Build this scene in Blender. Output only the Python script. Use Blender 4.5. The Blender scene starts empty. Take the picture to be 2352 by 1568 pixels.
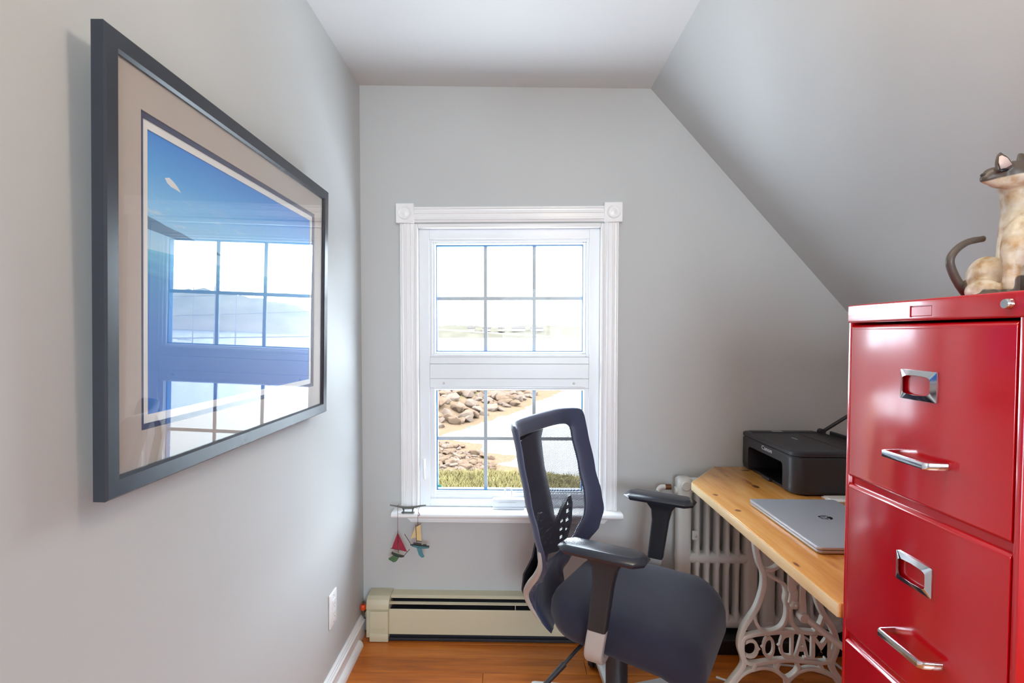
import bpy, bmesh, math, random
from mathutils import Vector, Matrix, noise

# ------------------------------------------------------------------ camera
SC = bpy.context.scene
COL = SC.collection
R = math.radians
cam_d = bpy.data.cameras.new('camera')
cam = bpy.data.objects.new('camera', cam_d)
COL.objects.link(cam)
cam.location = (0, 0, 1.262)
cam.rotation_euler = (R(90 - 1.9), 0, R(1.5))
cam_d.lens = 1250 / 2352 * 36
cam_d.sensor_width = 36
cam_d.shift_x = 0.0122
cam_d.shift_y = 0.0108
cam_d.clip_start = 0.02
cam_d.clip_end = 6000
SC.camera = cam

# ------------------------------------------------------------------ world, lights, exposure
SKY = 19.0
w = bpy.data.worlds.new('overcast_sky')
SC.world = w
w.use_nodes = True
bg = w.node_tree.nodes['Background']
bg.inputs['Color'].default_value = (0.77, 0.89, 1.0, 1)
bg.inputs['Strength'].default_value = SKY
SC.view_settings.view_transform = 'Standard'
SC.view_settings.look = 'None'
SC.view_settings.gamma = 1
SC.view_settings.use_curve_mapping = False
SC.view_settings.exposure = 0.28
SC.cycles.use_denoising = True
SC.cycles.max_bounces = 10
SC.cycles.diffuse_bounces = 6
SC.cycles.transparent_max_bounces = 24
SC.cycles.caustics_reflective = False
SC.cycles.caustics_refractive = False
SC.cycles.sample_clamp_indirect = 8


def portal(name, loc, rot, sx, sy):
    l = bpy.data.lights.new(name, 'AREA')
    l.shape = 'RECTANGLE'; l.size = sx; l.size_y = sy
    l.cycles.is_portal = True
    o = bpy.data.objects.new(name, l); COL.objects.link(o)
    o.location = loc; o.rotation_euler = rot
    return o


portal('daylight_portal', (-0.02, 2.42, 1.115), (R(-90), 0, 0), 0.70, 1.12)
portal('daylight_portal_rear', (0.45, -2.48, 1.30), (R(90), 0, 0), 1.30, 1.20)

# ------------------------------------------------------------------ helpers
def srgb(r, g, b):
    def f(c):
        c /= 255
        return c / 12.92 if c <= 0.04045 else ((c + 0.055) / 1.055) ** 2.4
    return (f(r), f(g), f(b), 1)


class N:
    """small node-tree builder"""
    def __init__(s, name):
        s.m = bpy.data.materials.new(name); s.m.use_nodes = True
        s.t = s.m.node_tree; s.n = s.t.nodes
        s.b = s.n['Principled BSDF']; s.out = s.n['Material Output']

    def add(s, kind, **kw):
        n = s.n.new(kind)
        for k, v in kw.items():
            if k.startswith('i_'):
                key = k[2:].replace('_', ' ')
                n.inputs[int(key) if key.isdigit() else key].default_value = v
            else:
                setattr(n, k, v)
        return n

    def link(s, a, b): s.t.links.new(a, b)

    def coord(s, scale=(1, 1, 1), kind='Object', rot=(0, 0, 0)):
        c = s.add('ShaderNodeTexCoord'); m = s.add('ShaderNodeMapping')
        m.inputs['Scale'].default_value = scale
        m.inputs['Rotation'].default_value = rot
        s.link(c.outputs[kind], m.inputs['Vector'])
        return m.outputs['Vector']

    def ramp(s, fac, stops):
        r = s.add('ShaderNodeValToRGB')
        e = r.color_ramp.elements
        while len(e) < len(stops): e.new(0.5)
        for el, (p, c) in zip(e, stops):
            el.position = p; el.color = c
        s.link(fac, r.inputs['Fac'])
        return r.outputs['Color']

    def math(s, op, a, b=0.0, c=None):
        n = s.add('ShaderNodeMath', operation=op)
        for i, v in enumerate((a, b) if c is None else (a, b, c)):
            if isinstance(v, (int, float)): n.inputs[i].default_value = v
            else: s.link(v, n.inputs[i])
        return n.outputs[0]

    def mix(s, fac, a, b):
        n = s.add('ShaderNodeMix', data_type='RGBA')
        if isinstance(fac, (int, float)): n.inputs[0].default_value = fac
        else: s.link(fac, n.inputs[0])
        for i, v in ((6, a), (7, b)):
            if isinstance(v, tuple): n.inputs[i].default_value = v
            else: s.link(v, n.inputs[i])
        return n.outputs[2]

    def bump(s, h, strength=0.2, dist=0.002):
        b = s.add('ShaderNodeBump'); b.inputs['Strength'].default_value = strength
        b.inputs['Distance'].default_value = dist
        s.link(h, b.inputs['Height']); s.link(b.outputs['Normal'], s.b.inputs['Normal'])


def mat(name, col, rough=0.5, metal=0.0, var=0.04, vscale=8.0, bump=0.0, bscale=200.0, coat=0.0, spec=0.5):
    """painted / plain surface: colour with slight mottling and fine relief"""
    k = N(name)
    v = k.coord()
    nz = k.add('ShaderNodeTexNoise', i_Scale=vscale, i_Detail=4.0)
    k.link(v, nz.inputs['Vector'])
    lo = tuple(c * (1 - var) for c in col[:3]) + (1,)
    hi = tuple(min(1, c * (1 + var)) for c in col[:3]) + (1,)
    k.link(k.ramp(nz.outputs['Fac'], [(0.3, lo), (0.7, hi)]), k.b.inputs['Base Color'])
    k.b.inputs['Roughness'].default_value = rough
    k.b.inputs['Metallic'].default_value = metal
    k.b.inputs['Specular IOR Level'].default_value = spec
    k.b.inputs['Coat Weight'].default_value = coat
    k.b.inputs['Coat Roughness'].default_value = 0.08
    if bump:
        n2 = k.add('ShaderNodeTexNoise', i_Scale=bscale, i_Detail=3.0)
        k.link(v, n2.inputs['Vector'])
        k.bump(n2.outputs['Fac'], bump, 0.001)
    return k.m


WM = {}   # world matrix of every object made here


def empty(name, loc=(0, 0, 0), rot=(0, 0, 0)):
    o = bpy.data.objects.new(name, None)
    o.empty_display_size = 0.05
    COL.objects.link(o)
    o.location = loc; o.rotation_euler = rot
    WM[o] = Matrix.Translation(loc) @ __import__('mathutils').Euler(rot).to_matrix().to_4x4()
    return o


def tag(o, label=None, cat=None, group=None, kind=None):
    if label: o['label'] = label
    if cat: o['category'] = cat
    if group: o['group'] = group
    if kind: o['kind'] = kind
    return o


def obj(name, bm, m, parent=None, smooth=35, local=False, label=None):
    """link a bmesh as one mesh object; geometry is in world space unless local"""
    if isinstance(bm, bpy.types.Mesh):
        me = bm
    else:
        me = bpy.data.meshes.new(name)
        bmesh.ops.recalc_face_normals(bm, faces=bm.faces[:])
        bm.to_mesh(me); bm.free()
    if m is not None and not me.materials: me.materials.append(m)
    o = bpy.data.objects.new(name, me)
    COL.objects.link(o)
    if parent is not None:
        o.parent = parent
        WM[o] = WM[parent].copy()
        if not local: me.transform(WM[parent].inverted())
    else:
        WM[o] = Matrix()
    if smooth:
        me.shade_smooth(); me.set_sharp_from_angle(angle=R(smooth))
    if label: o['label'] = label
    return o


def rest(o):
    """move a top-level mesh's origin to the bottom centre of its bounds"""
    me = o.data
    xs = [v.co.x for v in me.vertices]; ys = [v.co.y for v in me.vertices]; zs = [v.co.z for v in me.vertices]
    c = Vector(((min(xs) + max(xs)) / 2, (min(ys) + max(ys)) / 2, min(zs)))
    me.transform(Matrix.Translation(-c)); o.location = c; WM[o] = Matrix.Translation(c)
    return o


def BM(): return bmesh.new()


def merge(bm, tmp):
    me = bpy.data.meshes.new('tmp'); tmp.to_mesh(me); tmp.free()
    bm.from_mesh(me); bpy.data.meshes.remove(me)


def box(bm, x0, x1, y0, y1, z0, z1, bev=0.0, seg=2):
    t = bmesh.new(); bmesh.ops.create_cube(t, size=1)
    for v in t.verts:
        v.co = Vector(((x0 + x1) / 2 + v.co.x * (x1 - x0), (y0 + y1) / 2 + v.co.y * (y1 - y0), (z0 + z1) / 2 + v.co.z * (z1 - z0)))
    if bev: bmesh.ops.bevel(t, geom=t.edges[:], offset=bev, segments=seg, affect='EDGES', profile=0.5)
    merge(bm, t); return bm


def prism(bm, poly, axis, a, b, bev=0.0):
    """polygon extruded along an axis. axis x: (y,z); y: (x,z); z: (x,y)"""
    t = bmesh.new()
    def P(p, h): return {'x': (h, p[0], p[1]), 'y': (p[0], h, p[1]), 'z': (p[0], p[1], h)}[axis]
    va = [t.verts.new(P(p, a)) for p in poly]; vb = [t.verts.new(P(p, b)) for p in poly]
    n = len(poly)
    t.faces.new(va); t.faces.new(vb[::-1])
    for i in range(n): t.faces.new((va[i], vb[i], vb[(i + 1) % n], va[(i + 1) % n]))
    bmesh.ops.recalc_face_normals(t, faces=t.faces[:])
    if bev: bmesh.ops.bevel(t, geom=t.edges[:], offset=bev, segments=2, affect='EDGES', profile=0.5)
    merge(bm, t); return bm


def loft(bm, rings, cap=True, closed=False):
    vs = [[bm.verts.new(p) for p in r] for r in rings]
    n = len(rings[0])
    m = len(vs)
    for i in range(m if closed else m - 1):
        a, b = vs[i], vs[(i + 1) % m]
        for j in range(n): bm.faces.new((a[j], a[(j + 1) % n], b[(j + 1) % n], b[j]))
    if cap and not closed:
        bm.faces.new(vs[0][::-1]); bm.faces.new(vs[-1])
    return bm


def catmull(pts, per=6, closed=False):
    pts = [Vector(p) for p in pts]; n = len(pts); out = []
    rng = range(n if closed else n - 1)
    for i in rng:
        if closed: p0, p1, p2, p3 = pts[i - 1], pts[i], pts[(i + 1) % n], pts[(i + 2) % n]
        else: p0, p1, p2, p3 = pts[max(0, i - 1)], pts[i], pts[i + 1], pts[min(n - 1, i + 2)]
        for k in range(per):
            t = k / per
            out.append(0.5 * ((2 * p1) + (-p0 + p2) * t + (2 * p0 - 5 * p1 + 4 * p2 - p3) * t * t + (-p0 + 3 * p1 - 3 * p2 + p3) * t ** 3))
    if not closed: out.append(pts[-1])
    return out


def circ(r, n=10, ry=None):
    ry = r if ry is None else ry
    return [(r * math.cos(2 * math.pi * i / n), ry * math.sin(2 * math.pi * i / n)) for i in range(n)]


def sweep(bm, path, prof, up=None, closed=False, scale=None):
    """sweep a closed 2-D profile (side, up) along a path"""
    path = [Vector(p) for p in path]; n = len(path)
    nrm = None; rings = []
    for i, p in enumerate(path):
        if closed: t = path[(i + 1) % n] - path[i - 1]
        else: t = path[min(n - 1, i + 1)] - path[max(0, i - 1)]
        t.normalize()
        if up is not None:
            u = Vector(up); u = (u - t * u.dot(t)).normalized()
        else:
            if nrm is None:
                a = Vector((0, 0, 1)) if abs(t.z) < 0.9 else Vector((1, 0, 0))
                nrm = (a - t * a.dot(t)).normalized()
            else:
                nrm = (nrm - t * nrm.dot(t)).normalized()
            u = nrm
        s = t.cross(u)
        k = 1 if scale is None else scale[i]
        rings.append([p + s * (a * k) + u * (b * k) for a, b in prof])
    return loft(bm, rings, cap=not closed, closed=closed)


def tube(bm, path, r, n=10, closed=False, scale=None):
    return sweep(bm, path, circ(r, n), None, closed, scale)


def rod(bm, a, b, r, n=12, r2=None):
    return sweep(bm, [a, b], circ(r, n), None, False, None if r2 is None else [1, r2 / r])


def lathe(bm, prof, c, axis='z', n=24):
    """prof: list of (radius, height) turned about an axis through c"""
    rings = []
    for r, h in prof:
        ring = []
        for i in range(n):
            a = 2 * math.pi * i / n
            q = {'z': (r * math.cos(a), r * math.sin(a), h), 'y': (r * math.cos(a), h, r * math.sin(a)), 'x': (h, r * math.cos(a), r * math.sin(a))}[axis]
            ring.append(Vector(c) + Vector(q))
        rings.append(ring)
    return loft(bm, rings)


def ellipsoid(bm, c, rx, ry, rz, rot=None, sub=3):
    t = bmesh.new(); bmesh.ops.create_icosphere(t, subdivisions=sub, radius=1)
    m = Matrix.Diagonal((rx, ry, rz, 1))
    if rot is not None: m = rot @ m
    for v in t.verts: v.co = m @ v.co + Vector(c)
    merge(bm, t); return bm


def rrect(x0, x1, y0, y1, r, n=6):
    """rounded rectangle outline; r one radius or four (x1y1, x0y1, x0y0, x1y0)"""
    rr = r if isinstance(r, (tuple, list)) else (r,) * 4
    out = []
    for (cx, cy, a0, q) in ((x1, y1, 0, rr[0]), (x0, y1, 90, rr[1]), (x0, y0, 180, rr[2]), (x1, y0, 270, rr[3])):
        ox = cx - q if cx == x1 else cx + q
        oy = cy - q if cy == y1 else cy + q
        for k in range(n + 1):
            a = R(a0 + 90 * k / n)
            out.append((ox + q * math.cos(a), oy + q * math.sin(a)))
    return out


def ring_plate(bm, outer, inner, place, t0, t1):
    """flat plate with one hole: outer/inner outlines with equal counts; place(p, h) -> 3-D point"""
    n = len(outer)
    O0 = [bm.verts.new(place(p, t0)) for p in outer]; O1 = [bm.verts.new(place(p, t1)) for p in outer]
    I0 = [bm.verts.new(place(p, t0)) for p in inner]; I1 = [bm.verts.new(place(p, t1)) for p in inner]
    for i in range(n):
        j = (i + 1) % n
        bm.faces.new((O0[i], O0[j], O1[j], O1[i])); bm.faces.new((I0[i], I1[i], I1[j], I0[j]))
        bm.faces.new((O1[i], O1[j], I1[j], I1[i])); bm.faces.new((O0[i], I0[i], I0[j], O0[j]))
    return bm


def evaluated(bm, mods):
    """apply modifiers to a bmesh without operators; mods = [(type, {settings})]"""
    me = bpy.data.meshes.new('work'); bmesh.ops.recalc_face_normals(bm, faces=bm.faces[:]); bm.to_mesh(me); bm.free()
    o = bpy.data.objects.new('work', me); COL.objects.link(o)
    extra = []
    for ty, kw in mods:
        md = o.modifiers.new(ty, ty)
        for k, v in kw.items():
            if k == 'cutter':
                m2 = bpy.data.meshes.new('cut'); bmesh.ops.recalc_face_normals(v, faces=v.faces[:]); v.to_mesh(m2); v.free()
                o2 = bpy.data.objects.new('cut', m2); COL.objects.link(o2); extra.append(o2)
                md.object = o2
            else: setattr(md, k, v)
    dg = bpy.context.evaluated_depsgraph_get(); dg.update()
    res = bpy.data.meshes.new_from_object(o.evaluated_get(dg))
    for q in [o] + extra:
        m2 = q.data; bpy.data.objects.remove(q); bpy.data.meshes.remove(m2)
    res.materials.clear()
    return res


def text_mesh(txt, size, extrude, offset=0.0, shear=0.0):
    cu = bpy.data.curves.new('text', 'FONT'); cu.body = txt; cu.size = size; cu.extrude = extrude
    cu.offset = offset; cu.shear = shear; cu.align_x = 'CENTER'; cu.align_y = 'CENTER'; cu.resolution_u = 4
    o = bpy.data.objects.new('text', cu); COL.objects.link(o)
    dg = bpy.context.evaluated_depsgraph_get(); dg.update()
    me = bpy.data.meshes.new_from_object(o.evaluated_get(dg))
    bpy.data.objects.remove(o); bpy.data.curves.remove(cu)
    me.materials.clear()
    return me


# ------------------------------------------------------------------ materials
M = {}
M['wall'] = mat('wall_paint', srgb(190, 192, 191), 0.55, var=0.012, vscale=3, bump=0.05, bscale=350, spec=0.35)
M['ceil'] = mat('ceiling_paint', srgb(212, 213, 212), 0.7, var=0.012, vscale=3, bump=0.04, bscale=300)
M['trim'] = mat('white_gloss_trim', srgb(236, 236, 236), 0.28, var=0.015, bump=0.03, bscale=60)
M['vinyl'] = mat('white_vinyl', srgb(232, 235, 238), 0.3, var=0.01)
M['muntin'] = mat('grey_muntin', srgb(186, 194, 198), 0.45, var=0.03)
M['spacer'] = mat('blue_spacer', srgb(38, 92, 140), 0.35, var=0.05)
M['black'] = mat('black_plastic', srgb(40, 40, 44), 0.38, var=0.06, bump=0.06, bscale=500)
M['blackpad'] = mat('armrest_black', srgb(44, 46, 54), 0.24, var=0.05, bump=0.05, bscale=700)
M['silver'] = mat('silver_plastic', srgb(186, 184, 180), 0.38, 0.25, var=0.03)
M['chrome'] = mat('chrome', srgb(225, 228, 232), 0.08, 1.0, var=0.02)
M['red'] = mat('red_enamel', srgb(192, 0, 17), 0.24, var=0.05, vscale=3, bump=0.02, bscale=90, coat=0.85, spec=0.3)
M['red'].node_tree.nodes['Principled BSDF'].inputs['Coat IOR'].default_value = 1.6
M['red'].node_tree.nodes['Principled BSDF'].inputs['Coat Roughness'].default_value = 0.13
M['beige'] = mat('beige_enamel', srgb(202, 195, 166), 0.4, var=0.03, vscale=5)
M['dark'] = mat('dark_metal', srgb(46, 46, 52), 0.4, 0.3, var=0.08)
M['blackpaint'] = mat('black_gloss_paint', srgb(16, 17, 19), 0.28, var=0.1)
M['radiator'] = mat('radiator_paint', srgb(216, 217, 212), 0.33, var=0.03, vscale=12, bump=0.08, bscale=120)
M['iron'] = mat('white_painted_iron', srgb(228, 226, 216), 0.4, var=0.04, vscale=20, bump=0.12, bscale=90)
M['printer'] = mat('printer_black', srgb(42, 42, 47), 0.42, var=0.05, bump=0.12, bscale=900)
M['printerdark'] = mat('printer_cavity', srgb(14, 15, 20), 0.35, var=0.05)
M['printermark'] = mat('printed_light_grey', srgb(190, 190, 192), 0.5, var=0.02)
M['alu'] = mat('laptop_silver', srgb(186, 191, 200), 0.36, 0.4, var=0.015, bump=0.02, bscale=900)
M['aludark'] = mat('logo_dark', srgb(38, 44, 54), 0.2, 0.6, var=0.03)
M['paper'] = mat('paper', srgb(238, 238, 234), 0.8, var=0.01)
M['framewood'] = mat('picture_frame_black', srgb(50, 55, 64), 0.27, var=0.05, vscale=15, bump=0.03, bscale=300)
M['matboard'] = mat('mat_board_taupe', srgb(190, 179, 171), 0.75, var=0.01, bump=0.05, bscale=900)
M['matnavy'] = mat('mat_board_navy', srgb(58, 62, 100), 0.7, var=0.03)
M['white'] = mat('white_paper_border', srgb(240, 240, 240), 0.7, var=0.01)
M['cord'] = mat('white_cord', srgb(214, 212, 206), 0.45, var=0.03)
M['cleat'] = mat('cleat_grey', srgb(100, 102, 96), 0.55, var=0.08, vscale=60, bump=0.1, bscale=200)
M['redstring'] = mat('dark_red_string', srgb(120, 30, 44), 0.7, var=0.1)
M['redsail'] = mat('red_sail', srgb(146, 26, 52), 0.7, var=0.06, vscale=40)
M['tansail'] = mat('tan_sail', srgb(212, 184, 130), 0.7, var=0.05, vscale=40)
M['spar'] = mat('dark_spar', srgb(58, 52, 50), 0.6, var=0.1)
M['greenhull'] = mat('green_hull', srgb(70, 104, 66), 0.5, var=0.12, vscale=60)
M['tealhull'] = mat('teal_hull', srgb(74, 128, 140), 0.5, var=0.12, vscale=60)
M['darkhull'] = mat('dark_hull_paint', srgb(56, 66, 62), 0.5, var=0.12, vscale=60)
M['deck'] = mat('model_deck', srgb(190, 184, 170), 0.6, var=0.08, vscale=60)
M['orange'] = mat('orange_valve', srgb(224, 72, 22), 0.4, var=0.08)
M['copper'] = mat('aged_brass', srgb(120, 84, 60), 0.4, 0.7, var=0.1)
M['sticker'] = mat('green_sticker', srgb(92, 190, 150), 0.5, var=0.04)
M['cloud'] = mat('printed_cloud', srgb(236, 240, 246), 0.6, var=0.03)


def fabric(name, col, scale=900, rough=0.92, sheen=0.25):
    k = N(name); v = k.coord()
    nz = k.add('ShaderNodeTexNoise', i_Scale=scale, i_Detail=2.0); k.link(v, nz.inputs['Vector'])
    n2 = k.add('ShaderNodeTexNoise', i_Scale=9.0, i_Detail=5.0); k.link(v, n2.inputs['Vector'])
    a = k.ramp(nz.outputs['Fac'], [(0.3, tuple(c * 0.75 for c in col[:3]) + (1,)), (0.75, tuple(c * 1.25 for c in col[:3]) + (1,))])
    b = k.mix(n2.outputs['Fac'], a, col)
    k.link(b, k.b.inputs['Base Color'])
    k.b.inputs['Roughness'].default_value = rough
    k.b.inputs['Sheen Weight'].default_value = sheen
    k.b.inputs['Sheen Roughness'].default_value = 0.5
    k.bump(nz.outputs['Fac'], 0.35, 0.0006)
    return k.m


M['seat'] = fabric('seat_fabric', srgb(35, 34, 51), 900, 0.9, 0.12)
M['meshedge'] = fabric('mesh_border_fabric', srgb(60, 66, 92), 1200, 0.42, 0.15)


def mesh_fabric():
    """knitted mesh: rows of open eyelets"""
    k = N('open_mesh_fabric')
    v = k.coord((1, 1, 1), 'UV')
    sp = k.add('ShaderNodeSeparateXYZ'); k.link(v, sp.inputs[0])
    u, vv = sp.outputs[0], sp.outputs[1]
    row = k.math('SINE', k.math('MULTIPLY', vv, 2 * math.pi / 0.0042))
    colm = k.math('SINE', k.math('ADD', k.math('MULTIPLY', u, 2 * math.pi / 0.0056), k.math('MULTIPLY', vv, math.pi / 0.0042)))
    s = k.math('ADD', k.math('MULTIPLY', row, 0.6), k.math('MULTIPLY', colm, 0.4))
    hole = k.math('GREATER_THAN', s, 0.12)
    tr = k.add('ShaderNodeBsdfTransparent')
    mx = k.add('ShaderNodeMixShader')
    k.b.inputs['Base Color'].default_value = srgb(62, 62, 76)
    k.b.inputs['Roughness'].default_value = 0.7
    k.link(hole, mx.inputs[0]); k.link(k.b.outputs[0], mx.inputs[1]); k.link(tr.outputs[0], mx.inputs[2])
    k.link(mx.outputs[0], k.out.inputs['Surface'])
    return k.m


M['mesh'] = mesh_fabric()


def glass(name, gain=1.0, ior=1.5):
    k = N(name)
    ge = k.add('ShaderNodeNewGeometry')
    dt = k.add('ShaderNodeVectorMath', operation='DOT_PRODUCT')
    k.link(ge.outputs['Normal'], dt.inputs[0]); k.link(ge.outputs['Incoming'], dt.inputs[1])
    f0 = ((ior - 1) / (ior + 1)) ** 2
    s5 = k.math('POWER', k.math('SUBTRACT', 1.0, k.math('ABSOLUTE', dt.outputs['Value'])), 5.0)
    f = k.math('MINIMUM', k.math('MULTIPLY', k.math('ADD', f0, k.math('MULTIPLY', s5, 1 - f0)), gain), 1.0)
    tr = k.add('ShaderNodeBsdfTransparent'); tr.inputs[0].default_value = (0.985, 0.99, 0.99, 1)
    gl = k.add('ShaderNodeBsdfGlossy', i_Roughness=0.0)
    gl.inputs['Color'].default_value = (1, 1, 1, 1)
    mx = k.add('ShaderNodeMixShader')
    k.link(f, mx.inputs[0]); k.link(tr.outputs[0], mx.inputs[1]); k.link(gl.outputs[0], mx.inputs[2])
    k.link(mx.outputs[0], k.out.inputs['Surface'])
    k.n.remove(k.b)
    return k.m


M['glass'] = glass('window_glass', 0.08)
M['picglass'] = glass('picture_glass', 1.0)


def wood(name, dark, mid, light, axis, rough=0.3, coat=0.3, knots=0.0, seed=0.0, grain=1.0):
    """long grain along an axis, optional knots"""
    k = N(name)
    sc = {'x': (1.0, 11, 11), 'y': (11, 1.0, 11)}[axis]
    oi = k.add('ShaderNodeObjectInfo')
    c = k.add('ShaderNodeTexCoord')
    off = k.add('ShaderNodeVectorMath', operation='SCALE'); off.inputs[0].default_value = (7.3, 5.1, 3.7)
    k.link(oi.outputs['Random'], off.inputs['Scale'])
    ad = k.add('ShaderNodeVectorMath', operation='ADD'); k.link(c.outputs['Object'], ad.inputs[0]); k.link(off.outputs[0], ad.inputs[1])
    m = k.add('ShaderNodeMapping'); m.inputs['Scale'].default_value = sc; m.inputs['Location'].default_value = (seed, seed * 0.7, 0)
    k.link(ad.outputs[0], m.inputs['Vector'])
    n1 = k.add('ShaderNodeTexNoise', i_Scale=1.6 * grain, i_Detail=6.0, i_Distortion=0.8); k.link(m.outputs[0], n1.inputs['Vector'])
    n2 = k.add('ShaderNodeTexNoise', i_Scale=9.0 * grain, i_Detail=4.0); k.link(m.outputs[0], n2.inputs['Vector'])
    f = k.math('ADD', k.math('MULTIPLY', n1.outputs['Fac'], 0.75), k.math('MULTIPLY', n2.outputs['Fac'], 0.25))
    colr = k.ramp(f, [(0.32, dark), (0.5, mid), (0.68, light)])
    if knots:
        m2 = k.add('ShaderNodeMapping')
        m2.inputs['Scale'].default_value = {'x': (2.6, 6.5, 1), 'y': (6.5, 2.6, 1)}[axis]
        m2.inputs['Location'].default_value = (seed + 0.35, seed, 0)
        k.link(c.outputs['Object'], m2.inputs['Vector'])
        vo = k.add('ShaderNodeTexVoronoi', i_Scale=1.0, i_Randomness=0.9); vo.voronoi_dimensions = '2D'
        k.link(m2.outputs[0], vo.inputs['Vector'])
        kn = k.ramp(vo.outputs['Distance'], [(0.0, (1, 1, 1, 1)), (0.045, (1, 1, 1, 1)), (0.075, (0.25, 0.25, 0.25, 1)), (0.16, (0, 0, 0, 1))])
        colr = k.mix(k.math('MULTIPLY', kn, knots), colr, srgb(92, 50, 24))
    k.link(colr, k.b.inputs['Base Color'])
    k.b.inputs['Roughness'].default_value = rough
    k.b.inputs['Coat Weight'].default_value = coat
    k.b.inputs['Coat Roughness'].default_value = 0.2
    k.bump(n2.outputs['Fac'], 0.06, 0.001)
    return k.m


M['floor'] = wood('stained_pine_floor', srgb(150, 76, 16), srgb(190, 102, 26), srgb(212, 126, 44), 'x', 0.32, 0.25)
M['deskedge'] = wood('pale_pine_edge', srgb(224, 186, 134), srgb(236, 206, 160), srgb(242, 218, 180), 'y', 0.35, 0.2, 0.0, 2.0)
M['sub'] = mat('subfloor', srgb(60, 34, 16), 0.8, var=0.1)


# ------------------------------------------------------------------ the room
XL, YB, YF, XK = -0.642, 2.28, -2.4, 1.62          # left wall, back wall, rear wall, knee wall
RX, RZ = 0.560, 2.268                              # ridge where the slope starts
SL = -1.125                                        # slope dz/dx


def zs(x): return RZ + SL * (x - RX)


WX0, WX1, WZ0, WZ1 = -0.402, 0.362, 0.522, 1.706   # window opening

b = BM()
box(b, XL - 0.12, XL, YF - 0.12, YB + 0.12, -0.02, 2.42)
tag(obj('wall_left', b, M['wall'], smooth=0), kind='structure')
b = BM()
box(b, XL, WX0, YB, YB + 0.12, -0.02, 2.42); box(b, WX1, XK + 0.12, YB, YB + 0.12, -0.02, 2.42)
box(b, WX0, WX1, YB, YB + 0.12, -0.02, WZ0); box(b, WX0, WX1, YB, YB + 0.12, WZ1, 2.42)
tag(obj('wall_back', b, M['wall'], smooth=0), kind='structure')
b = BM()   # knee wall and sloped ceiling on the right
prism(b, [(XK, -0.02), (XK + 0.12, -0.02), (XK + 0.12, zs(XK)), (XK, zs(XK))], 'y', YF - 0.12, YB)
tag(obj('wall_right', b, M['wall'], smooth=0), kind='structure')
b = BM()
prism(b, [(RX, RZ), (XK, zs(XK)), (XK + 0.12, zs(XK)), (XK + 0.12, zs(XK) + 0.06), (RX, RZ + 0.14)], 'y', YF - 0.12, YB)
tag(obj('wall_slope', b, M['wall'], smooth=0), kind='structure')
b = BM()
prism(b, [(XL, 2.296), (RX, RZ), (RX, RZ + 0.15), (XL, 2.446)], 'y', YF - 0.12, YB)
tag(obj('ceiling', b, M['ceil'], smooth=0), kind='structure')
b = BM()   # rear wall behind the viewpoint, with an unseen window opening added for fill daylight
RW = (-0.20, 1.10, 0.70, 1.90)
box(b, XL, RW[0], YF - 0.1, YF, -0.02, 2.42); box(b, RW[1], XK + 0.12, YF - 0.1, YF, -0.02, 2.42)
box(b, RW[0], RW[1], YF - 0.1, YF, -0.02, RW[2]); box(b, RW[0], RW[1], YF - 0.1, YF, RW[3], 2.42)
tag(obj('wall_rear', b, M['wall'], smooth=0), kind='structure')
w2 = tag(empty('fill_window', (0.45, YF, RW[2])), kind='structure')
b = BM()
for (x0, x1, z0, z1) in ((RW[0], RW[0] + 0.05, RW[2], RW[3]), (RW[1] - 0.05, RW[1], RW[2], RW[3]), (RW[0], RW[1], RW[2], RW[2] + 0.05), (RW[0], RW[1], RW[3] - 0.05, RW[3]), (0.43, 0.47, RW[2], RW[3])):
    box(b, x0, x1, YF - 0.07, YF - 0.01, z0, z1)
obj('frame', b, M['vinyl'], w2)
b = BM(); box(b, RW[0] + 0.03, RW[1] - 0.03, YF - 0.045, YF - 0.041, RW[2] + 0.03, RW[3] - 0.03)
obj('glass_pane', b, M['glass'], w2)

# floor: subfloor with separate planks across the room
b = BM(); box(b, XL, XK, YF, YB, -0.06, -0.012)
fl = tag(obj('floor', b, M['sub'], smooth=0), kind='structure')
WM[fl] = Matrix()
rnd = random.Random(5)
y = YB - 0.012
row = 0
while y > YF + 0.02:
    wd = 0.094
    y0 = max(YF, y - wd)
    cuts = [XL + 0.001]
    x = XL + rnd.uniform(0.5, 1.5)
    if row == 2: x = 0.273
    while x < XK - 0.25:
        cuts.append(x); x += rnd.uniform(0.8, 1.6)
    cuts.append(XK - 0.001)
    for a, c in zip(cuts, cuts[1:]):
        b = BM(); box(b, a + 0.0006, c - 0.0006, y0 + 0.0007, y - 0.0007, -0.014, 0.0, 0.0009, 1)
        obj('plank', b, M['floor'], fl, smooth=0)
    y -= wd; row += 1

# left baseboard: tall moulded board with a quarter round
b = BM()
prism(b, [(XL, 0.0), (XL + 0.016, 0.0), (XL + 0.016, 0.050), (XL + 0.019, 0.053), (XL + 0.019, 0.066), (XL + 0.013, 0.069), (XL + 0.013, 0.074), (XL + 0.009, 0.078), (XL + 0.009, 0.082), (XL + 0.005, 0.085), (XL, 0.085)], 'y', YF, 2.235)
bl = tag(obj('baseboard_left', b, M['trim'], smooth=25), kind='structure')
WM[bl] = Matrix()
b = BM()
prism(b, [(XL + 0.0162, 0.0), (XL + 0.034, 0.0), (XL + 0.0335, 0.008), (XL + 0.030, 0.016), (XL + 0.0245, 0.0225), (XL + 0.0162, 0.026)], 'y', YF, 2.15)
obj('quarter_round', b, M['trim'], bl, smooth=25)

# ------------------------------------------------------------------ window
w1 = tag(empty('window_1', (-0.02, YB, WZ0)), kind='structure')
TR = M['trim']; VN = M['vinyl']


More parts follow.
